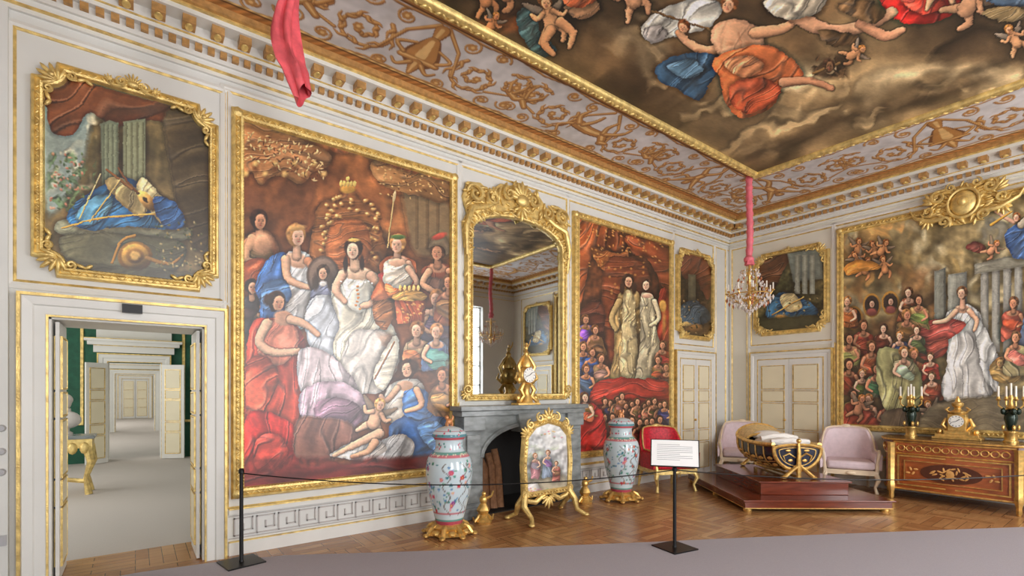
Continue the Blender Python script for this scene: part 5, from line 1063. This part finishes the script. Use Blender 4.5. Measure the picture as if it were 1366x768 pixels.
def candel(name,x,y,z):
    Q=Matrix.Translation((x,y,z));g=MB(Q);d=MB(Q);c=MB(Q)
    g.lathe([(0,0),(.08,0),(.08,.02),(.068,.03),(.068,.12),(.076,.13),(.076,.15),(.04,.16)],seg=20);d.lathe([(.03,.15),(.045,.2),(.07,.32),(.065,.38),(.03,.42),(.03,.45),(.045,.47)],seg=18);g.lathe([(.04,.45),(.05,.47),(.03,.49),(.02,.56),(.03,.6),(.015,.64)],seg=14)
    for k in range(4):
        t=k*pi/2+.5;cs,sn=math.cos(t),math.sin(t);g.tube([(0,0,.48),(cs*.07,sn*.07,.44),(cs*.13,sn*.13,.5),(cs*.13,sn*.13,.57)],[.012,.012,.01,.01],6);g.lathe([(.01,.56),(.03,.58),(.018,.6),(.018,.62)],(cs*.13,sn*.13,0),12);c.lathe([(.013,.61),(.012,.76),(.0,.765)],(cs*.13,sn*.13,0),10)
        g.ell((cs*.08,sn*.08,.2),(.02,.02,.04));d.ell((cs*.08,sn*.08,.42),(.03,.03,.05))
    c.lathe([(.013,.64),(.012,.8),(.0,.805)],(0,0,0),10)
    thing(name,[('gilt_mounts',g,GOLD2),('dark_vase',d,mat('dark_green_bronze',(34,48,38),.25,.3)),('candles',c,mat('candle_wax',(240,234,220),.5))],(x,y,z))
candel('candelabra',9.46,2.36,.901);candel('candelabra.001',9.46,1.27,.901)
# ================================================================ chandeliers
PINK=mat('pink_silk_sleeve',(226,112,124),.55,nz=.15,nscale=12,bump=.15)
CRY=mat('cut_crystal',(248,240,234),.05,0,trans=.45);AMB=mat('amber_crystal',(206,130,90),.08,trans=.4)
def chandelier(name,x,y):
    Q=Matrix.Translation((x,y,2.82));g=MB(Q);c=MB(Q);am=MB(Q);w=MB(Q);r=MB(Q)
    g.lathe([(.01,.05),(.04,.1),(.02,.16),(.05,.24),(.06,.3),(.025,.36),(.02,.6),(.04,.66),(.02,.72),(.012,.92)],seg=16)
    g.tube([(.3*math.cos(t),.3*math.sin(t),.32) for t in np.linspace(0,2*pi,32,endpoint=False)],.01,6,closed=True);g.tube([(.13*math.cos(t),.13*math.sin(t),.7) for t in np.linspace(0,2*pi,20,endpoint=False)],.008,6,closed=True)
    for k in range(10):
        t=k*2*pi/10;cs,sn=math.cos(t),math.sin(t);R=.34
        g.tube([(cs*.03,sn*.03,.28),(cs*.14,sn*.14,.2),(cs*.27,sn*.27,.24),(cs*R,sn*R,.36)],[.012,.01,.008,.008],6);g.lathe([(.008,.35),(.03,.365),(.012,.38)],(cs*R,sn*R,0),10);w.lathe([(.011,.38),(.01,.48),(0,.485)],(cs*R,sn*R,0),8)
        for i in range(9):
            u=i/8;rr=.13+(.3-.13)*u;z=.7-.36*u-.06*math.sin(pi*u);(am if i%4==2 else c).ell((cs*rr,sn*rr,z),(.018,.018,.026),t=OCT)
        for i in range(6):
            u=i/6;tt=t+u*2*pi/10;z=.3-.07*math.sin(pi*u);c.ell((.3*math.cos(tt),.3*math.sin(tt),z),(.015,.015,.022),t=OCT)
        for dz,q in((.26,.34),(.2,.3),(.16,.24)): (am if k%3==0 else c).ell((cs*q,sn*q,dz),(.022,.022,.038),t=OCT)
        for i in range(6):
            u=i/5;c.ell((cs*.26*(1-u)+.0,sn*.26*(1-u),.24-.2*u**.7),(.018,.018,.026),t=OCT)
        c.ell((cs*.13,sn*.13,.64),(.015,.015,.03),t=OCT);c.ell((cs*.17,sn*.17,.5),(.014,.014,.024),t=OCT)
    c.ell((0,0,.02),(.035,.035,.04),t=OCT)
    pts=[];rr=[]
    for i in range(30):
        u=i/29;pts.append((.012*math.sin(u*9),.012*math.cos(u*7),.86+u*(CZ-2.82-.86)));rr.append(.05+.008*math.sin(u*60)+(.02 if i<2 else 0))
    r.tube(pts,rr,12);r.lathe([(.07,.8),(.06,.86),(.045,.9)],seg=12,lob=.1,nl=6)
    thing(name,[('gilt_stem_and_arms',g,GOLD2),('crystals',c,CRY,dict(smooth=False)),('amber_drops',am,AMB,dict(smooth=False)),('candles',w,MATS['candle_wax']),('silk_sleeve',r,PINK)],(x,y,2.82))
chandelier('crystal_chandelier',7.87,4.05);chandelier('crystal_chandelier.001',7.87,-.4)
# loose silk cord sleeve nearer the camera
sx_,sy_=.95,4.05;v=[];F=[];n=40;m_=36
for i in range(n):
    u=i/(n-1);z=CZ-u*(CZ-3.86);w_=.035+.06*max(0,math.sin((u-.25)*3.6))*(u>.25);ox=.02-.07*math.sin(min(1,max(0,(u-.3)/.55))*pi)*1.0+.07*max(0,u-.8)*5
    for k in range(m_):
        t=2*pi*k/m_;q=w_*(1+.3*math.sin(5*t+u*5)+.12*math.sin(9*t-u*3));v.append((sx_+ox*.8+q*math.cos(t)*.9,sy_-ox*.6+q*math.sin(t)*.9,z+(.04*math.cos(t+1)+.03*math.sin(3*t))*u**8))
for i in range(n-1):
    for k in range(m_): l=(k+1)%m_;F.append((i*m_+k,i*m_+l,(i+1)*m_+l,(i+1)*m_+k))
build('silk_cord_sleeve',MB().add(v,F),mat('rose_silk_sleeve',(222,92,100),.5,nz=.3,nscale=9,bump=.2),ang=80)
# ================================================================ rope barrier & sign
def stan(x,y,h,yaw):
    M=Matrix.Translation((x,y,.014))@RZ(yaw);g=MB(M);g.box((-.16,-.16,0),(.16,.16,.012));g.lathe([(.022,.012),(.018,.03),(.016,h-.05),(.024,h-.045),(.024,h-.015),(.015,h)],seg=16)
    g.M=I4;return g
g=stan(4.34,3.0,.82,-10);M=Matrix.Translation((4.34,3.0,.97))@RZ(-55)@Matrix.Rotation(math.radians(-25),4,'X')
g.box((-.235,-.0,-.145),(.235,.012,.145),M)
s=MB().box((-.225,-.006,-.135),(.225,-.0005,.135),M);t=MB()
for k in range(9): t.box((-.17,-.0075,.085-k*.02),(.17-(.12 if k in(0,5,8) else 0),-.0062,.089-k*.02),M)
thing('information_sign_stand',[('post_and_tray',g,BLACK,dict(ang=30)),('paper',s,mat('white_card',(244,244,242),.5),dict(smooth=False)),('text_lines',t,mat('text_grey',(150,150,152),.6),dict(smooth=False))],(4.34,3.0,0))
g=MB()
def rope(p,q,sag):
    g.tube([tuple(Vector(p).lerp(Vector(q),u)-Vector((0,0,sag*4*u*(1-u)))) for u in np.linspace(0,1,30)],.006,6)
rope((.78,5.16,.84),(4.34,3.0,.8),.13);rope((4.34,3.0,.8),(8.6,.2,.8),.13)
thing('rope_barrier',[('post_1',stan(.78,5.16,.87,10),BLACK,dict(ang=30)),('post_2',stan(8.6,.2,.87,0),BLACK,dict(ang=30)),('rope',g,BLACK)],(.78,5.16,0))
# ================================================================ world, camera
cam=bpy.data.objects.new('camera',bpy.data.cameras.new('camera'));sc.collection.objects.link(cam)
cam.location=(0,0,H);cam.rotation_euler=(pi/2,0,math.radians(52.8-90));cam.data.lens=36*662/1366;cam.data.shift_y=137/1366;cam.data.clip_start=.05;cam.data.clip_end=200
sc.camera=cam
w=bpy.data.worlds.new('sky');sc.world=w;w.use_nodes=True;w.node_tree.nodes['Background'].inputs[0].default_value=(.85,.93,1,1);w.node_tree.nodes['Background'].inputs[1].default_value=1
sc.view_settings.view_transform='Standard'
